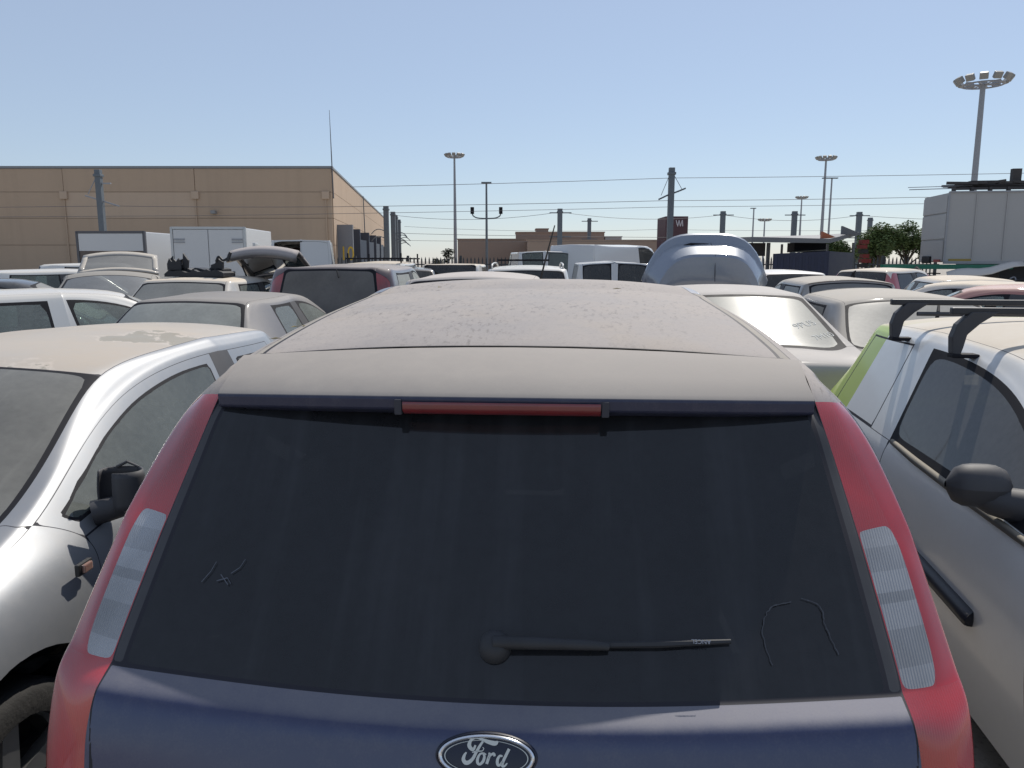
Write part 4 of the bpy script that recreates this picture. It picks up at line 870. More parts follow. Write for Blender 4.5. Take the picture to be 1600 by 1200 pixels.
# right hand side
def w_tag(i, r, s, N):
    if r == 2 and i == N['rb']: return ('tail_lamp', s, 'red', 'gap')
make_car('silver_hatch_red_lamps', 'silver hatchback with dark rear window in front of the navy container', 'car', (5.35, 14.2), 3, SILV2, glass_m=G_DARK, tagx=w_tag, H=1.53, W=1.72, wr=.60, rglassw=.66, rby=.1, rty=.5, interior=False, level=3)
make_car('red_coupe', 'red coupe with dusty pale roof, driver mirror showing, near the scrap heap', 'car', (6.75, 15.6), 52, REDC, glass_m=G_DARK, roof=WHITED, H=1.56, W=1.74, b1=1.5, b2=1.58, interior=False, level=3, mirrors=REDC)
make_car('grey_dusty_hatch', 'grey dusty hatchback with a bent wiper on its tailgate, right of the white saloon', 'car', (3.42, 5.95), 6, GREYD, glass_m=glass('sand_grey_rear_glass', (.4, .42, .4), .82, (.40, .38, .335), seed=19, var=.1, drough=.35), sidem=G_DUSTY, H=1.43, W=1.70, L=4.1, rby=.25, rbz=1.0, rty=.78, rtd=.06, cy=1.05, b1=1.8, b2=1.88, wr=.62, crown=.06, glassw=.68, level=3, extra=lambda root, P, h: (MB().tube([(.02, .36 - h, 1.12), (.0, .30 - h, 1.2), (.02, .33 - h, 1.29), (.05, .40 - h, 1.34)], [.012, .016, .014, .01], 6).build('bent_wiper', [RUBBER], root), MB().box((.50, .55 - h, 1.27), (.57, .60 - h, 1.34)).build('roof_sensor', [RUBBER], root)) and None)
make_car('beige_car_small_fin', 'beige dusty car with a little fin on its roof, behind the grey hatchback', 'car', (4.72, 10.2), 4, GREYD, glass_m=G_BROWN, sidem=G_DUSTY, H=1.475, W=1.72, wr=.62, crown=.06, rty=.7, rby=.2, level=3, extra=lambda root, P, h: MB().tube([(.2, 1.2 - h, 1.48), (.2, 1.17 - h, 1.535), (.2, 1.10 - h, 1.56)], [.035, .02, .008], 6).build('roof_fin', [RUBBER], root) and None)
make_car('silver_white_hatch', 'silver white hatchback heading left between the red coupe and the roof bars', 'car', (7.15, 11.5), 13, SILV2, glass_m=G_DUSTY, sidem=G_GREEN, roof=WHITED, H=1.46, W=1.70, level=3)
make_car('white_round_car', 'white car with arched side windows just above the roof bars', 'car', (7.6, 9.4), -40, WHITED, glass_m=G_DARK, sidem=G_GREEN, H=1.43, W=1.68, interior=False, level=3)
make_car('faded_red_hatchback', 'faded pink red hatchback at the right edge above the roof bars', 'car', (6.55, 6.65), -42, PINKC, glass_m=G_GREEN, sidem=G_GREEN, H=1.47, W=1.70, level=3)
# black trim heap on the cream saloon
random.seed(3)
def jag(q, cx, cz, w_, h_, y, dy, rough=.25, n_=9):
    top = [(cx - w_ / 2 + w_ * k / n_, cz + h_ * (1 - rough + rough * 2 * random.random()) * (.6 if k in (0, n_) else 1)) for k in range(n_ + 1)]
    q.prism([(cx - w_ / 2, cz), (cx + w_ / 2, cz)] + top[::-1], dy, Matrix.Translation((0, y, 0)))
tr = thing('black_trim_heap', 'jagged heap of broken black plastic trim on the cream car roof', 'scrap', (-4.30, 10.6, 1.49), R(-6)); BP = basic('broken_black_plastic', (.014, .015, .02), .55, var=.5)
def piece(fn, nm='trim_piece'):
    q = MB(); fn(q); q.build(nm, [BP], tr, bevel=.004)
piece(lambda q: jag(q, 0, .0, .84, .08, -.1, .35, .3, 14)); piece(lambda q: jag(q, -.03, .06, .80, .05, 0, .25, .5, 14)); piece(lambda q: jag(q, -.30, .09, .20, .12, -.05, .03, .4, 6))
piece(lambda q: q.prism([(-.36, .1), (-.30, .1), (-.27, .22), (-.20, .24), (-.24, .15), (-.36, .14)], .04)); piece(lambda q: q.prism([(-.40, .05), (-.36, .05), (-.34, .28), (-.38, .24)], .03))
piece(lambda q: q.prism([(-.24, .08), (-.14, .08), (-.12, .22), (-.19, .32), (-.20, .2)], .04)); piece(lambda q: q.prism([(.20, .06), (.36, .06), (.37, .2), (.30, .25), (.26, .18), (.20, .16)], .05))
piece(lambda q: q.tube(smooth_path([(.28, 0, .2), (.32, 0, .27), (.38, 0, .22), (.44, .02, .25)], 4), .018, 6)); piece(lambda q: q.prism([(.42, .2), (.45, .2), (.50, .32), (.47, .34), (.44, .27)], .03))
# ------------------------------------------------------------ warehouse
TAN = basic('tan_concrete_panel', (.45, .335, .24), .85, streak=.16, var=.07, vscale=.5, bump=.05, bscale=8)
TAN2 = basic('lighter_tan_panel', (.50, .38, .28), .85, streak=.14, var=.07, vscale=.5, bump=.05, bscale=8)
JOINT = basic('panel_joint', (.22, .17, .13), .9)
wh = thing('warehouse', 'big tan concrete panel warehouse with numbered loading bays at left', 'building', (-13.71, 60, 0))
q = MB(); ax, ay = -8.25 / 78.4, 78 / 78.4
q.add([(-48, .06, 0), (-.06, .06, 0), (-8.3, 78, 0), (-56, 78, 0), (-48, .06, 8.6), (-.06, .06, 8.6), (-8.3, 78, 8.6), (-56, 78, 8.6)], [(0, 1, 5, 4), (1, 2, 6, 5), (2, 3, 7, 6), (3, 0, 4, 7), (4, 5, 6, 7)])
q.build('wall_core', [JOINT], wh)
zs = [0, 2.92, 4.94, 6.89, 8.62]
xs = [-47.9, -40.6, -30.5, -20.35, -10.37, 0]
xs = [-47.9, -40.5, -30.42, -20.35, -10.37, 0.0]
for i in range(len(xs) - 1):
    for j in range(4):
        q = MB(); d = .0 if (i + j) % 2 else -.015
        q.box((xs[i] + .02, -.06 + d, zs[j] + .015), (xs[i + 1] - .02, .055, zs[j + 1] - .015)); q.build('wall_panel', [TAN2 if (i == 3 and j == 2) else TAN], wh)
for i in range(8):      # long east side, panels follow the slightly skewed wall
    for j in range(4):
        a, b_ = 9.75 * i + .1 + .02, 9.75 * (i + 1) + .1 - .02; o_ = (ay, -ax)
        P = [(ax * a - .05 * o_[0], ay * a - .05 * o_[1]), (ax * b_ - .05 * o_[0], ay * b_ - .05 * o_[1]), (ax * b_ + .06 * o_[0], ay * b_ + .06 * o_[1]), (ax * a + .06 * o_[0], ay * a + .06 * o_[1])]
        z0, z1 = zs[j] + .015, zs[j + 1] - .015
        q = MB(); q.add([(x, y, z0) for x, y in P] + [(x, y, z1) for x, y in P], [(0, 1, 2, 3), (7, 6, 5, 4), (0, 4, 5, 1), (1, 5, 6, 2), (2, 6, 7, 3), (3, 7, 4, 0)]); q.build('wall_panel', [TAN], wh)
q = MB(); q.box((-48, -.12, 8.62), (.12, .3, 8.80)); q.build('parapet_cap', [basic('grey_flashing', (.22, .23, .24), .5, metal=.3)], wh)
q = MB(); q.add([(0.13, -.10, 8.62), (-8.13, 78, 8.62), (-8.5, 78, 8.62), (-.3, .31, 8.62), (.13, -.10, 8.78), (-8.13, 78, 8.78), (-8.5, 78, 8.78), (-.3, .31, 8.78)], [(0, 1, 2, 3), (4, 5, 6, 7), (0, 4, 5, 1), (1, 5, 6, 2), (2, 6, 7, 3), (3, 7, 4, 0)]); q.build('parapet_cap', [MATS['grey_flashing']], wh)
for x in (-20.35, -10.37, -.45, -30.42):
    q = MB(); q.box((x - .28, -.22, 6.36), (x + .28, -.07, 6.92)); q.build('rain_hopper', [TAN2], wh, bevel=.03)
    q = MB(); q.box((x - .05, -.15, .0), (x + .05, -.07, 6.36)); q.build('downpipe', [TAN], wh)
q = MB(); q.box((-9.15, -.5, 5.25), (-8.8, -.07, 5.5)); q.build('flood_lamp', [basic('lamp_grey', (.25, .25, .25), .5)], wh, bevel=.03)
q = MB(); q.tube([(.16, -.2, 6.4), (.12, -.2, 9.5), (.08, -.2, 12.83)], [.05, .04, .015], 6); q.build('whip_aerial', [WIREM], wh)
q = MB(); q.tube([(ax * 26 + .3, 26, 3.5), (ax * 26 + .2, 26, 8.7)], [.06, .05], 6); q.build('wall_mast', [POLE], wh)
FIN = basic('bay_fin_grey', (.19, .20, .225), .6); FIND = basic('bay_fin_navy', (.035, .05, .08), .5)
for k, a in enumerate((2, 12, 22, 32, 40, 48)):
    q = MB(); x0 = ax * a + .02; h_ = 4.55 + .05 * k if k < 5 else 3.7; q.box((x0, a, 0), (x0 + (1.27 if k == 0 else .9 + .05 * k), a + .3, h_))
    if k: q.box((x0, a + .31, 0), (x0 + .6, a + 5, h_ - .9))
    o = q.build('bay_fin', [FIN if k == 0 else FIND], wh)
YEL = basic('yellow_numeral', (.62, .42, .03), .6)
me = text_mesh('bay_number', '10', 1.35, .004); me.materials.append(YEL); o = link('bay_number', me, wh); o.location = (.60, 1.99, 2.25); o.rotation_euler = (R(90), 0, 0); o.scale = (.85, 1.15, 1)
# ------------------------------------------------------------ station buildings and sign
BRN = basic('brown_render', (.30, .22, .175), .85, var=.08, vscale=.6); BRN2 = basic('light_brown_render', (.36, .27, .21), .85, var=.08, vscale=.6)
st = thing('station_building', 'low brown flat roofed station building with stepped roofline beyond the fence', 'building', (5, 92, 0))
for nm, lo, hi, m in [('hall', (-11.4, 0, 0), (-3.3, 12, 4.2), BRN), ('hall', (-3.28, -6.5, 0), (12.4, 6, 3.9), BRN2), ('upper_storey', (-4.5, 7, 3.9), (6.7, 14, 5.25), BRN), ('stair_head', (-1.9, 8, 5.25), (-.35, 12, 5.72), BRN), ('plant_room', (6.8, 7, 3.9), (8.9, 13, 4.7), basic('pale_plant_room', (.35, .35, .35), .8))]:
    q = MB(); q.box(lo, hi); q.build(nm, [m], st)
    q = MB(); q.box((lo[0] - .08, lo[1] - .08, hi[2]), (hi[0] + .08, hi[1] + .08, hi[2] + .12)); q.build('roof_coping', [m], st)
sg = thing('station_sign', 'dark brown station sign block with a white slanted emblem', 'sign', (15.9, 78, 0))
q = MB(); q.add([(-1.02, 2.2, 0), (-.62, 0, 0), (1.62, 0, 0), (1.62, 2.4, 0), (-1.02, 2.2, 5.98), (-.62, 0, 6.1), (1.62, 0, 6.1), (1.62, 2.4, 6.05)], [(0, 1, 5, 4), (1, 2, 6, 5), (2, 3, 7, 6), (3, 0, 4, 7), (4, 5, 6, 7)])
q.build('sign_block', [basic('sign_brown', (.07, .028, .035), .5)], sg)
q = MB(); WS = basic('sign_white', (.55, .52, .55), .6)
for a, b_ in [((.42, 5.72), (.60, 5.12)), ((.60, 5.12), (.72, 5.72)), ((.72, 5.72), (.86, 5.12)), ((.86, 5.12), (1.04, 5.74)), ((1.04, 5.74), (1.10, 5.12))]:
    q.tube([(a[0], -.02, a[1]), (b_[0], -.02, b_[1])], .045, 4)
q.build('emblem', [WS], sg)
# ------------------------------------------------------------ palisade fence
fe = thing('palisade_fence', 'dark steel palisade fence of upright pales across the back of the yard', 'fence', (0, 40, 0)); FEN = basic('fence_steel', (.035, .04, .045), .6)
pm = MB().prism([(-.036, 0), (.036, 0), (.036, 1.78), (0, 1.92), (-.036, 1.78)], .012).mesh('pale', [FEN])
q = MB(); q.box((-11, .014, .35), (22, .05, .41)); q.build('rail', [FEN], fe); q = MB(); q.box((-11, .014, 1.5), (22, .05, 1.56)); q.build('rail', [FEN], fe)
k = 0; x = -10.9
while x < 21.9:
    o = link('pale', pm, fe, (x, random.uniform(-.004, .004), random.uniform(-.015, .015))); x += .195 if k % 12 else .2; k += 1
psm = MB().box((-.06, .05, 0), (.06, .17, 1.98)).mesh('post', [FEN])
for k in range(13): link('post', psm, fe, (-10.8 + 2.72 * k, 0, 0))
# ------------------------------------------------------------ masts, poles, wires
def mast(loc, h, label, rb=.28, rt=.13, hr=1.4, nl=12):
    t = thing('floodlight_mast', label, 'light mast', loc, 0, 'tall floodlight masts')
    q = MB(); q.tube([(0, 0, 0), (0, 0, h * .5), (0, 0, h)], [rb, (rb + rt) / 2, rt], 12); q.build('pole', [STEEL], t, smooth=True)
    q = MB(); q.lathe([(hr * .8 + .05 * math.cos(a), h - .1 + .05 * math.sin(a)) for a in [k * math.pi / 3 for k in range(7)]], 20)
    for k in range(4): a = k * math.pi / 4; q.tube([(hr * .8 * math.cos(a), hr * .8 * math.sin(a), h - .1), (-hr * .8 * math.cos(a), -hr * .8 * math.sin(a), h - .1)], .04, 6)
    q.build('crown_ring', [STEEL], t)
    lm = MB().box((-.24, -.12, -.2), (.24, .12, .2)).mesh('floodlight', [basic('floodlight_housing', (.26, .26, .25), .5)], bevel=.04)
    for k in range(nl):
        a = 2 * math.pi * k / nl; o = link('floodlight', lm, t, (hr * math.cos(a), hr * math.sin(a), h + .18)); o.rotation_euler = (R(-35), 0, a - math.pi / 2)
mast((-7.98, 110, 0), 16.0, 'floodlight mast rising from the fence left of the twin arm post', hr=1.25)
mast((29.24, 50, 0), 12.6, 'tallest looking floodlight mast standing behind the white trailer at right', rb=.22, rt=.15, hr=1.45)
mast((44.32, 112, 0), 15.9, 'floodlight mast above the shed canopy with a street lamp beside it', hr=1.3)
mast((64.76, 176, 0), 15.6, 'thin distant floodlight mast left of the one over the shed', hr=1.25, rb=.3)
mast((54.79, 170, 0), 10.4, 'shortest distant floodlight mast just right of the open boot lid', hr=1.3, rb=.25)
def lamp_post(loc, h, label, w_=1.2):
    t = thing('lamp_post', label, 'lamp post', loc); q = MB(); q.tube([(0, 0, 0), (0, 0, h)], [.16, .10], 8); q.build('pole', [STEEL], t)
    q = MB(); q.box((-w_, -.2, h), (w_ * .6, .2, h + .12)); q.build('lamp_head', [POLE], t)
lamp_post((40.46, 100, 0), 12.0, 'slim grey lamp post with flat head beside a floodlight mast')
lamp_post((36.93, 120, 0), 9.6, 'thin single arm street lamp far away right of the station sign', .5)
t = thing('twin_arm_post', 'slim post with two upturned lamp arms beside the floodlight mast', 'lamp post', (-2.27, 70, 0))
q = MB(); q.tube([(0, 0, 0), (0, 0, 8.5)], [.13, .08], 8); q.build('pole', [POLE], t); q = MB(); q.box((-.45, -.15, 8.5), (.45, .15, 8.62)); q.build('top_plate', [POLE], t)
for s in (-1, 1):
    q = MB(); q.tube(smooth_path([(0, 0, 5.45), (s * .8, 0, 5.5), (s * 1.2, 0, 5.7), (s * 1.25, 0, 6.0)], 4), .06, 6); q.build('arm', [POLE], t)
    q = MB(); q.box((s * 1.27 - .16, -.15, 5.85), (s * 1.27 + .16, .15, 6.45)); q.build('lamp', [RUBBER], t, bevel=.04)
CATL = ['in front of the tan warehouse wall', 'nearest of the cluster at the warehouse corner', 'second of the cluster at the warehouse corner', 'third of the cluster at the warehouse corner', 'farthest of the cluster at the warehouse corner', 'behind the car antenna', 'behind the station roof with a drum on top', 'standing before the station sign', 'right of the open boot lid', 'left of the thin distant floodlight mast', 'at the right end of the shed canopy', 'between the shed and the trees']
for k, (x, y, h_, arm) in enumerate([(-20.91, 40, 6.26, 1), (-10.74, 67, 6.33, -1), (-11.37, 75, 6.35, 1), (-12.17, 82, 6.45, 1), (-13.0, 90, 6.41, 1), (4.15, 68, 6.18, 0), (9.08, 92, 6.67, 0), (7.97, 39.5, 6.3, 2), (19.62, 73, 6.28, 0), (26.28, 73, 6.28, 0), (32.74, 74, 6.28, 0), (40.2, 88, 6.52, 3)]):
    t = thing('catenary_pole', 'dark steel overhead line pole ' + CATL[k], 'pole', (x, y, 0), 0, 'overhead line poles')
    big = y < 50; r_ = .14 if big else .21
    q = MB(); q.box((-r_, -r_, 0), (r_, r_, h_)); q.box((-r_ - .05, -r_ - .05, h_ - .35), (r_ + .05, r_ + .05, h_ - .22)); q.build('pole', [POLE], t, bevel=.02)
    if arm == 0:
        for z in (h_ - .35, h_ - 2.4): q = MB(); q.tube([(-.9, 0, z), (1.0, 0, z)], .05, 6); q.build('crossarm', [POLE], t)
    if arm == 2:
        q = MB(); q.tube([(-.62, 0, 4.75), (-.2, 0, 4.95), (.35, 0, 5.15), (.72, 0, 5.3)], .045, 6); q.build('crossarm', [POLE], t)
        for a in (-.5, .55): q = MB(); q.tube([(a * .2, 0, 5.95), (a, 0, 4.95 + (a > 0) * .28)], .014, 5); q.build('stay_rod', [WIREM], t)
    if arm == 1 and k == 0:
        q = MB(); q.tube([(-.75, 0, 4.98), (0, 0, 4.75), (.95, 0, 4.45)], .04, 6); q.build('crossarm', [STEEL], t)
        q = MB(); q.tube([(-.6, 0, 5.05), (0, 0, 6.1)], .025, 5); q.build('stay_rod', [STEEL], t); q = MB(); q.box((.1, -.05, 5.55), (.6, .05, 5.62)); q.build('bracket', [STEEL], t)
    elif arm in (1, -1):
        for z in (4.2, 3.6):
            s = 1 if arm == 1 else -1
            q = MB(); q.tube(smooth_path([(0, 0, z), (s * .6, 0, z + .2), (s * 1.0, 0, z + .1), (s * 1.3, 0, z - .2)], 4), .04, 5); q.build('crossarm', [POLE], t)
def wire(pts, label, r=.012, sag=.0):
    P = []
    for a, b_ in zip(pts[:-1], pts[1:]):
        n_ = 10
        for k in range(n_): f_ = k / n_; P.append((a[0] + (b_[0] - a[0]) * f_, a[1] + (b_[1] - a[1]) * f_, a[2] + (b_[2] - a[2]) * f_ - sag * 4 * f_ * (1 - f_)))
    P.append(pts[-1]); q = MB(); q.tube(P, r * .75, 4); tag(q.build('overhead_wire', [WIREM]), label, 'wire', 'overhead wires')
wire([(-8.2, 40, 5.41), (7.97, 39.5, 5.80), (26.5, 40, 6.1), (60, 41, 6.3)], 'topmost overhead wire running past the pole by the station sign', .016, .03)
wire([(-45, 40, 4.3), (-20.2, 40, 4.47), (-9.12, 40, 4.43), (7.9, 39.5, 4.7), (20.6, 40, 4.9), (60, 40, 5.1)], 'second overhead wire from the top, crossing the warehouse front', .016, .03)
wire([(-45, 40.6, 3.9), (-20, 40.6, 4.0), (-9.1, 40.6, 4.12), (8, 40.1, 4.43), (20.7, 40.6, 4.62), (60, 40.6, 4.8)], 'third overhead wire just under the second across the warehouse front', .014, .02)
wire([(-11, 75, 6.0), (4.15, 68, 5.9), (19.6, 73, 5.95), (32.7, 74, 5.95), (60, 74, 6)], 'sagging wire strung between the far poles near their tops', .022, .5)
wire([(-11, 75, 4.35), (4.15, 68, 3.85), (19.6, 73, 3.9), (32.7, 74, 3.9), (60, 74, 3.9)], 'upper of the two low wires strung between the far poles', .022, .05)
wire([(-11, 76, 3.7), (15, 78, 3.7), (60, 78, 3.9)], 'lowest overhead wire just above the station roof', .02, .1)
wire([(-11, 80, 5.2), (15, 80, 4.9), (60, 80, 5.3)], 'faint wire between the sagging wire and the low pair', .018, .3)
# ------------------------------------------------------------ box trucks
def box_truck(label, loc, yw, w_, h_, ln, two, stain):
    t = thing('box_truck', label, 'truck', loc, -R(yw)); hw = w_ / 2
    BX = paint('truck_box_white' + str(int(stain)), (.56, .57, .58), dust=.2, side=.1, dcol=(.5, .46, .42), seed=20 + stain, coat=.2)
    q = MB(); q.box((-hw, .05, .85), (hw, ln, h_)); q.build('box_body', [BX], t, bevel=.03)
    AL = basic('aluminium_edge', (.45, .46, .47), .4, metal=.8)
    q = MB()
    for s in (-1, 1): q.box((s * hw - .04, -.01, .85), (s * hw + .04, .09, h_ + .02))
    q.box((-hw, -.01, h_ - .05), (hw, .09, h_ + .03)); q.build('rear_frame', [AL if two else basic('grey_frame', (.1, .1, .11), .6)], t)
    if two:
        for s in (-1, 1):
            q = MB(); q.box((s * .012 if s > 0 else -hw + .05, .0, .9), (hw - .05 if s > 0 else -.012, .045, h_ - .07)); d = q.build('rear_door', [BX], t, bevel=.008)
            q = MB(); q.box((s * (hw - .24) - .18, -.02, h_ - .42), (s * (hw - .24) + .18, .0, h_ - .36)); q.box((s * (hw - .24) - .18, -.02, h_ - .50), (s * (hw - .24) + .18, .0, h_ - .46)); q.build('hinge', [STEEL], d)
        q = MB()
        for k in range(3): q.box((.42 + .16 * k, -.012, 1.22), (.50 + .16 * k, -.002, 1.36))
        q.build('door_lettering', [RUBBER], t)
    else:
        q = MB(); q.box((-hw + .05, .0, 2.05), (hw - .05, .045, h_ - .06)); q.build('shutter_upper', [BX], t)
        q = MB(); q.box((-hw + .05, .012, .9), (hw - .05, .045, 2.045)); q.build('shutter_lower', [basic('brown_stained_shutter', (.13, .105, .09), .8, var=.25, vscale=3)], t)
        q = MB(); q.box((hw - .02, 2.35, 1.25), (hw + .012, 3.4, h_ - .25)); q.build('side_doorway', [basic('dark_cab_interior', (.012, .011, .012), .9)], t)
    q = MB(); q.box((-hw + .1, ln + .1, .5), (hw - .1, ln + 1.7, 2.1)); q.build('cab', [BX], t, bevel=.12)
    q = MB(); q.box((-.45, .1, .5), (-.35, ln + 1.2, .84)); q.box((.35, .1, .5), (.45, ln + 1.2, .84)); q.build('chassis', [TRIM], t)
    tm, rm = wheel_meshes(.36)
    for y in (.9, ln + .8):
        for s in (-1, 1):
            o = link('wheel', tm, t, (s * (hw - .2), y, .36)); link('rim', rm, o)
            if s < 0: o.rotation_euler = (0, 0, math.pi)
box_truck('box truck with brown stained roller shutter, left of the two box trucks', (-13.88, 27, 0), 2, 2.36, 2.70, 4.0, False, 1)
box_truck('box truck with plain twin rear doors, right of the two box trucks', (-10.11, 26, 0), -3, 2.38, 2.80, 3.5, True, 2)
# ------------------------------------------------------------ trailer on the scrap heap
tl = thing('trailer_box', 'big dirty white trailer box perched on scrap at the right edge', 'trailer', (15.55, 28, 0)); TW = paint('trailer_white', (.42, .42, .42), dust=.2, side=.35, dcol=(.27, .26, .25), coat=.1, rough=.5, seed=31)
Mx = Matrix.Rotation(R(-9), 4, 'Z')
q = MB(); q.box((0, .02, 1.66), (7, 2.4, 4.10), M=Mx); q.build('box_shell', [TW], tl)
for z0, z1 in ((3.42, 4.06), (2.50, 3.40)):
    q = MB(); q.box((-.04, .06, z0 + .0), (-.002, 2.36, z1 - .03), M=Mx); q.build('end_panel', [TW], tl, bevel=.01)
q = MB(); q.box((-.05, .1, 1.70), (-.003, 2.3, 2.44), M=Mx); q.build('end_panel', [paint('scuffed_panel', (.42, .42, .42), dust=.2, side=.45, dcol=(.2, .19, .19), seed=32, coat=0)], tl)
q = MB(); q.box((-.11, 1.1, 1.62), (-.04, 1.95, 1.88), M=Mx); q.build('torn_hole', [RUBBER], tl, bevel=.05)
q = MB(); q.box((-.08, .2, 1.66), (-.045, .8, 1.76), M=Mx); q.build('marker_strip', [basic('red_marker', (.25, .02, .02), .5)], tl); q = MB(); q.box((.15, -.01, 1.70), (.9, .018, 1.78), M=Mx); q.build('marker_strip', [basic('amber_marker', (.30, .22, .05), .6)], tl)
q = MB(); q.box((-.03, -.012, 1.66), (.03, .03, 4.12), M=Mx); q.build('corner_post', [STEEL], tl); q = MB(); q.box((0, -.02, 4.10), (7, .06, 4.15), M=Mx); q.build('top_rail', [STEEL], tl)
for k in range(6): q = MB(); q.box((.9 + 1.0 * k, -.012, 1.72), (.93 + 1.0 * k, .018, 4.06), M=Mx); q.build('side_seam', [TW], tl)
q = MB(); q.box((.0, -.03, 1.60), (7, .10, 1.70), M=Mx); q.build('bottom_rail', [STEEL], tl)
random.seed(11)
jk = thing('roof_scrap', 'dark planks and steel sections lying on top of the white trailer', 'scrap', (15.55, 28, 4.16), R(-9)); DK = basic('dark_rusty_steel', (.05, .045, .045), .7, var=.5); 
for k in range(9):
    q = MB(); x0 = .1 + .25 * random.random() * k; ln = random.uniform(1.2, 5); q.box((x0 if k > 2 else .3 + .2 * k, .2 + .2 * k, .05 + .035 * k), ((x0 if k > 2 else .3) + ln, .32 + .2 * k, .12 + .035 * k)); q.build('plank', [DK], jk)
for k in range(10): q = MB(); q.box((.15 + .6 * k, .15, .0), (.25 + .6 * k, .3, .14)); q.build('block', [DK], jk)
q = MB(); q.tube([(-1.2, .5, .10), (.9, .5, .14)], .015, 5); q.tube([(-1.25, .5, .18), (.9, .5, .22)], .012, 5); q.build('rod', [STEEL], jk)
for k in range(7):
    q = MB(); x0 = .5 + .55 * k + random.uniform(-.2, .2); M = Matrix.Translation((x0, .5, .30)) @ Matrix.Rotation(random.uniform(-.25, .25), 4, 'Y') @ Matrix.Rotation(random.uniform(-.5, .5), 4, 'Z'); q.box((-.5, -.1, -.04), (.5, .1, .05), M=M); q.build('steel_section', [DK], jk)
q = MB(); q.box((.9, .6, .36), (1.9, .9, .40)); q.build('plank', [DK], jk); q = MB(); q.box((2.25, .6, .3), (2.55, .8, .80)); q.build('upright_box', [DK], jk)
# scrap heap
sc = thing('scrap_heap', 'dark tangled scrap heap under the white trailer', 'scrap', (16.5, 27, 0)); DS = basic('dark_scrap', (.035, .033, .034), .7, var=.6, vscale=3); random.seed(5)
q = MB(); q.box((1.2, 1.2, 0), (6.5, 4, 1.62)); q.build('support_block', [DS], sc)
for k in range(70):
    x, y, z = random.uniform(-2.5, 3.5), random.uniform(-1.0, 1.2), random.uniform(.1, 1.25); z *= 1 - .12 * abs(x) / 3
    M = Matrix.Translation((x, y, z)) @ Matrix.Rotation(random.uniform(0, 6), 4, 'Z') @ Matrix.Rotation(random.uniform(-1, 1), 4, 'X') @ Matrix.Rotation(random.uniform(-1, 1), 4, 'Y')
    a, b_, c_ = random.uniform(.08, .5), random.uniform(.04, .3), random.uniform(.02, .18)
    q = MB()
    if k % 4 == 0: q.tube([tuple(M @ Vector(p)) for p in smooth_path([(-a, 0, 0), (0, b_, c_), (a, 0, c_), (a * 1.3, -b_, 0)], 4)], .025, 6)
    else: q.box((-a, -b_, -c_), (a, b_, c_), M=M)
    q.build('scrap_piece', [DS if k % 9 else basic('pale_scrap', (.3, .3, .32), .6)], sc)
pn = MB(); pn.grid([[(-1.9 + .36 * i, -1.1 + .06 * j, 1.05 + .05 * math.sin(i * 1.3) + .07 * i + .10 * j * (1 - .07 * i)) for j in range(4)] for i in range(8)])
o = pn.build('bent_panel', [paint('bent_white_panel', (.5, .5, .49), dust=.4, side=.2, seed=33)], sc, smooth=True); md = o.modifiers.new('t', 'SOLIDIFY'); md.thickness = .03
gs = MB(); gs.box((-.0, 0, 0), (4.6, .25, .16)); tag(gs.build('green_beam', [basic('green_paint', (.02, .16, .10), .6)], loc=(13.2, 27.6, 1.42)), 'long green beam lying behind the red coupe', 'beam')
# ------------------------------------------------------------ shed canopy and container
sh = thing('shed_canopy', 'flat roofed open shed with grey roof edge right of the boot lid', 'shed', (9.4, 30, 0)); ED = basic('canopy_edge', (.14, .145, .155), .6); 
q = MB(); q.add([(-.2, 0, 2.42), (2.4, -1, 2.36), (4.35, 1, 2.72), (4.35, 4, 2.72), (-.2, 4, 2.5), (-.2, 0, 2.62), (2.4, -1, 2.52), (4.35, 1, 2.84), (4.35, 4, 2.84), (-.2, 4, 2.7)], [(4, 3, 2, 1, 0), (5, 6, 7, 8, 9), (0, 1, 6, 5), (1, 2, 7, 6), (2, 3, 8, 7), (3, 4, 9, 8), (4, 0, 5, 9)]); q.build('roof_slab', [ED], sh)
for x, y, w_ in ((.75, 1.0, .12), (4.1, .9, .09), (2.2, 3.6, .08), (4.2, 3.7, .08)): q = MB(); q.box((x, y, 0), (x + w_, y + w_, 2.42)); q.build('post', [ED], sh)
q = MB(); q.box((-.1, 1.2, 1.9), (.74, 1.3, 2.42)); q.build('gable_panel', [basic('dark_gable', (.05, .045, .045), .8)], sh); q = MB()
for a in (.0, .38): q.box((a, 1.22, .5), (a + .05, 1.26, 1.9))
for z in (.9, 1.4): q.box((-.1, 1.22, z), (.74, 1.26, z + .06))
q.build('window_frame', [ED], sh)
q = MB(); q.box((1.75, .8, 2.05), (3.0, 1.6, 2.42)); q.build('hanging_crate', [RUBBER], sh)
q = MB(); q.add([(0, 0, 0), (.62, 0, 0), (.0, 0, .26), (0, .2, 0), (.62, .2, 0), (0, .2, .26)], [(0, 1, 2), (5, 4, 3), (0, 3, 4, 1), (1, 4, 5, 2), (2, 5, 3, 0)]); tag(q.build('orange_plate', [basic('orange_steel', (.42, .12, .05), .6)], loc=(11.75, 29.6, 2.55)), 'orange steel wedge lying on the shed roof', 'scrap')
q = MB(); q.add([(0, 0, 0), (.75, .1, -.02), (.75, .1, .04), (0, 0, .32), (0, .15, 0), (.75, .25, -.02), (.75, .25, .04), (0, .15, .32)], [(0, 1, 2, 3), (7, 6, 5, 4), (0, 4, 5, 1), (2, 6, 7, 3), (0, 3, 7, 4), (1, 5, 6, 2)]); tag(q.build('grey_sheet', [ED], loc=(12.75, 30.2, 2.72)), 'grey sheet leaning on the right end of the shed roof', 'scrap')
co = thing('navy_container', 'dark navy skip container standing under the shed roof', 'container', (11.94, 29.3, 0)); NV = basic('navy_steel', (.016, .022, .055), .5, var=.3)
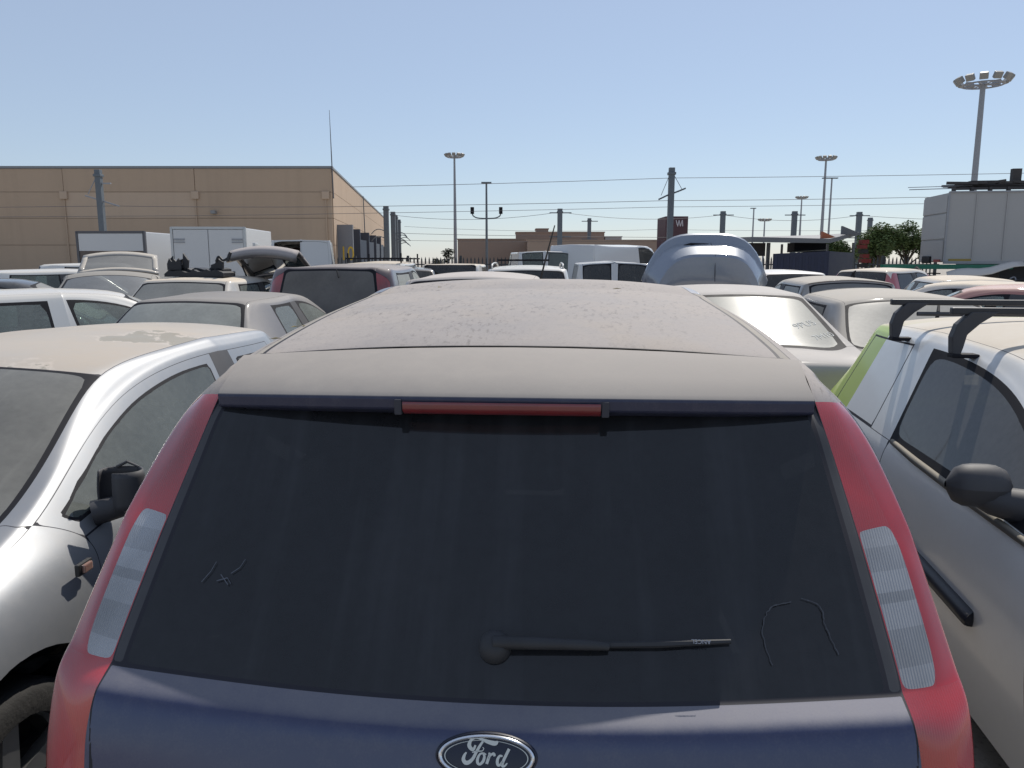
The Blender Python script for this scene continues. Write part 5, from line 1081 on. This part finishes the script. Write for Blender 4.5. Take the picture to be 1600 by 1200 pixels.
q = MB(); q.add([(-1.85, .8, 0), (0, 0, 0), (1.55, 1.5, 0), (-.2, 2.6, 0), (-1.85, .8, 1.98), (0, 0, 2.07), (1.55, 1.5, 2.02), (-.2, 2.6, 2.0)], [(0, 1, 5, 4), (1, 2, 6, 5), (2, 3, 7, 6), (3, 0, 4, 7), (4, 5, 6, 7)]); q.build('container_shell', [NV], co)
for k in range(9):
    f_ = (k + .5) / 9; q = MB(); M = Matrix.Translation((-1.85 * (1 - f_), .8 * (1 - f_), 0)) @ Matrix.Rotation(R(-23.4), 4, 'Z'); q.box((-.05, -.03, .1), (.05, .0, 1.92), M=M); q.build('rib', [NV], co)
q = MB(); q.add([(-1.2, .45, 2.04), (-.1, .0, 2.10), (-.1, .1, 2.13), (-1.2, .6, 2.06)], [(0, 1, 2, 3)]); q.build('rim_plank', [basic('pale_timber', (.35, .32, .26), .8)], co)
rs = thing('red_stack', 'red and white scrap stack by the pole right of the shed', 'scrap', (14.05, 31.5, 0)); random.seed(2)
for k in range(12): q = MB(); q.box((random.uniform(0, .15), 0, .3 + .19 * k), (random.uniform(.3, .5), .3, .46 + .19 * k)); q.build('scrap_piece', [basic('red_scrap', (.22, .03, .025), .6) if k % 3 else DS], rs)
# ------------------------------------------------------------ trees
LEAFA = basic('leaf_green', (.10, .145, .045), .7, var=.5, vscale=2.0); LEAFB = basic('leaf_grey_green', (.07, .085, .06), .8, var=.3, vscale=2); BARK = basic('bark', (.07, .055, .04), .9)
def tree(label, loc, h_, r_, nleaf, lm, seed, ls=.09, group=None, nm='broadleaf_tree'):
    rn = random.Random(seed); t = thing(nm, label, 'tree', loc, 0, group); q = MB(); hubs = []
    q.tube([(0, 0, 0), (.05, 0, h_ * .3), (.0, .05, h_ * .55)], [r_ * .09, r_ * .07, r_ * .04], 8)
    for k in range(9):
        a = rn.uniform(0, 6.28); rr = rn.uniform(.25, .8) * r_; e = (rr * math.cos(a), rr * math.sin(a), h_ * rn.uniform(.5, .88)); b0 = h_ * rn.uniform(.25, .5)
        q.tube([(0, 0, b0), (e[0] * .5, e[1] * .5, b0 + (e[2] - b0) * .6), e], [r_ * .04, r_ * .025, r_ * .008], 6); hubs.append(e)
    hubs.append((0, 0, h_ * .9)); q.build('trunk', [BARK], t)
    q = MB()
    for k in range(nleaf):
        hb = rn.choice(hubs); d = Vector((rn.gauss(0, 1), rn.gauss(0, 1), rn.gauss(0, .75))); d.normalize(); p = Vector(hb) + d * r_ * .42 * rn.random() ** .45
        M = Matrix.Translation(p) @ Matrix.Rotation(rn.uniform(0, 6.3), 4, 'Z') @ Matrix.Rotation(rn.uniform(-1.2, 1.2), 4, 'X'); s_ = ls * rn.uniform(.6, 1.4)
        q.add([tuple(M @ Vector(v_)) for v_ in [(-s_, 0, 0), (0, -s_ * .6, s_ * .15), (s_, 0, 0), (0, s_ * .6, s_ * .15)]], [(0, 1, 2, 3)])
    q.build('crown', [lm], t, fix=False)
tree('broad green tree left of the white trailer, behind the far pole', (28.3, 60, 0), 4.3, 2.0, 11000, LEAFA, 1)
tree('green tree touching the edge of the white trailer', (30.9, 61, 0), 4.5, 1.9, 11000, LEAFA, 2)
tree('lower green tree between the two taller ones', (29.6, 64, 0), 3.4, 1.8, 8000, LEAFA, 3)
tree('dim green tree right behind the red scrap stack', (26.9, 66, 0), 3.6, 1.5, 7000, LEAFA, 4)
tree('wispy grey green bush at the foot of the floodlight mast', (-8.2, 100, 0), 3.4, 1.0, 700, LEAFB, 5, .12, nm='bush')
tree('small dark bush at the fence foot left of the mast', (-9.6, 98, 0), 2.0, 1.0, 600, LEAFB, 6, .12, nm='bush')
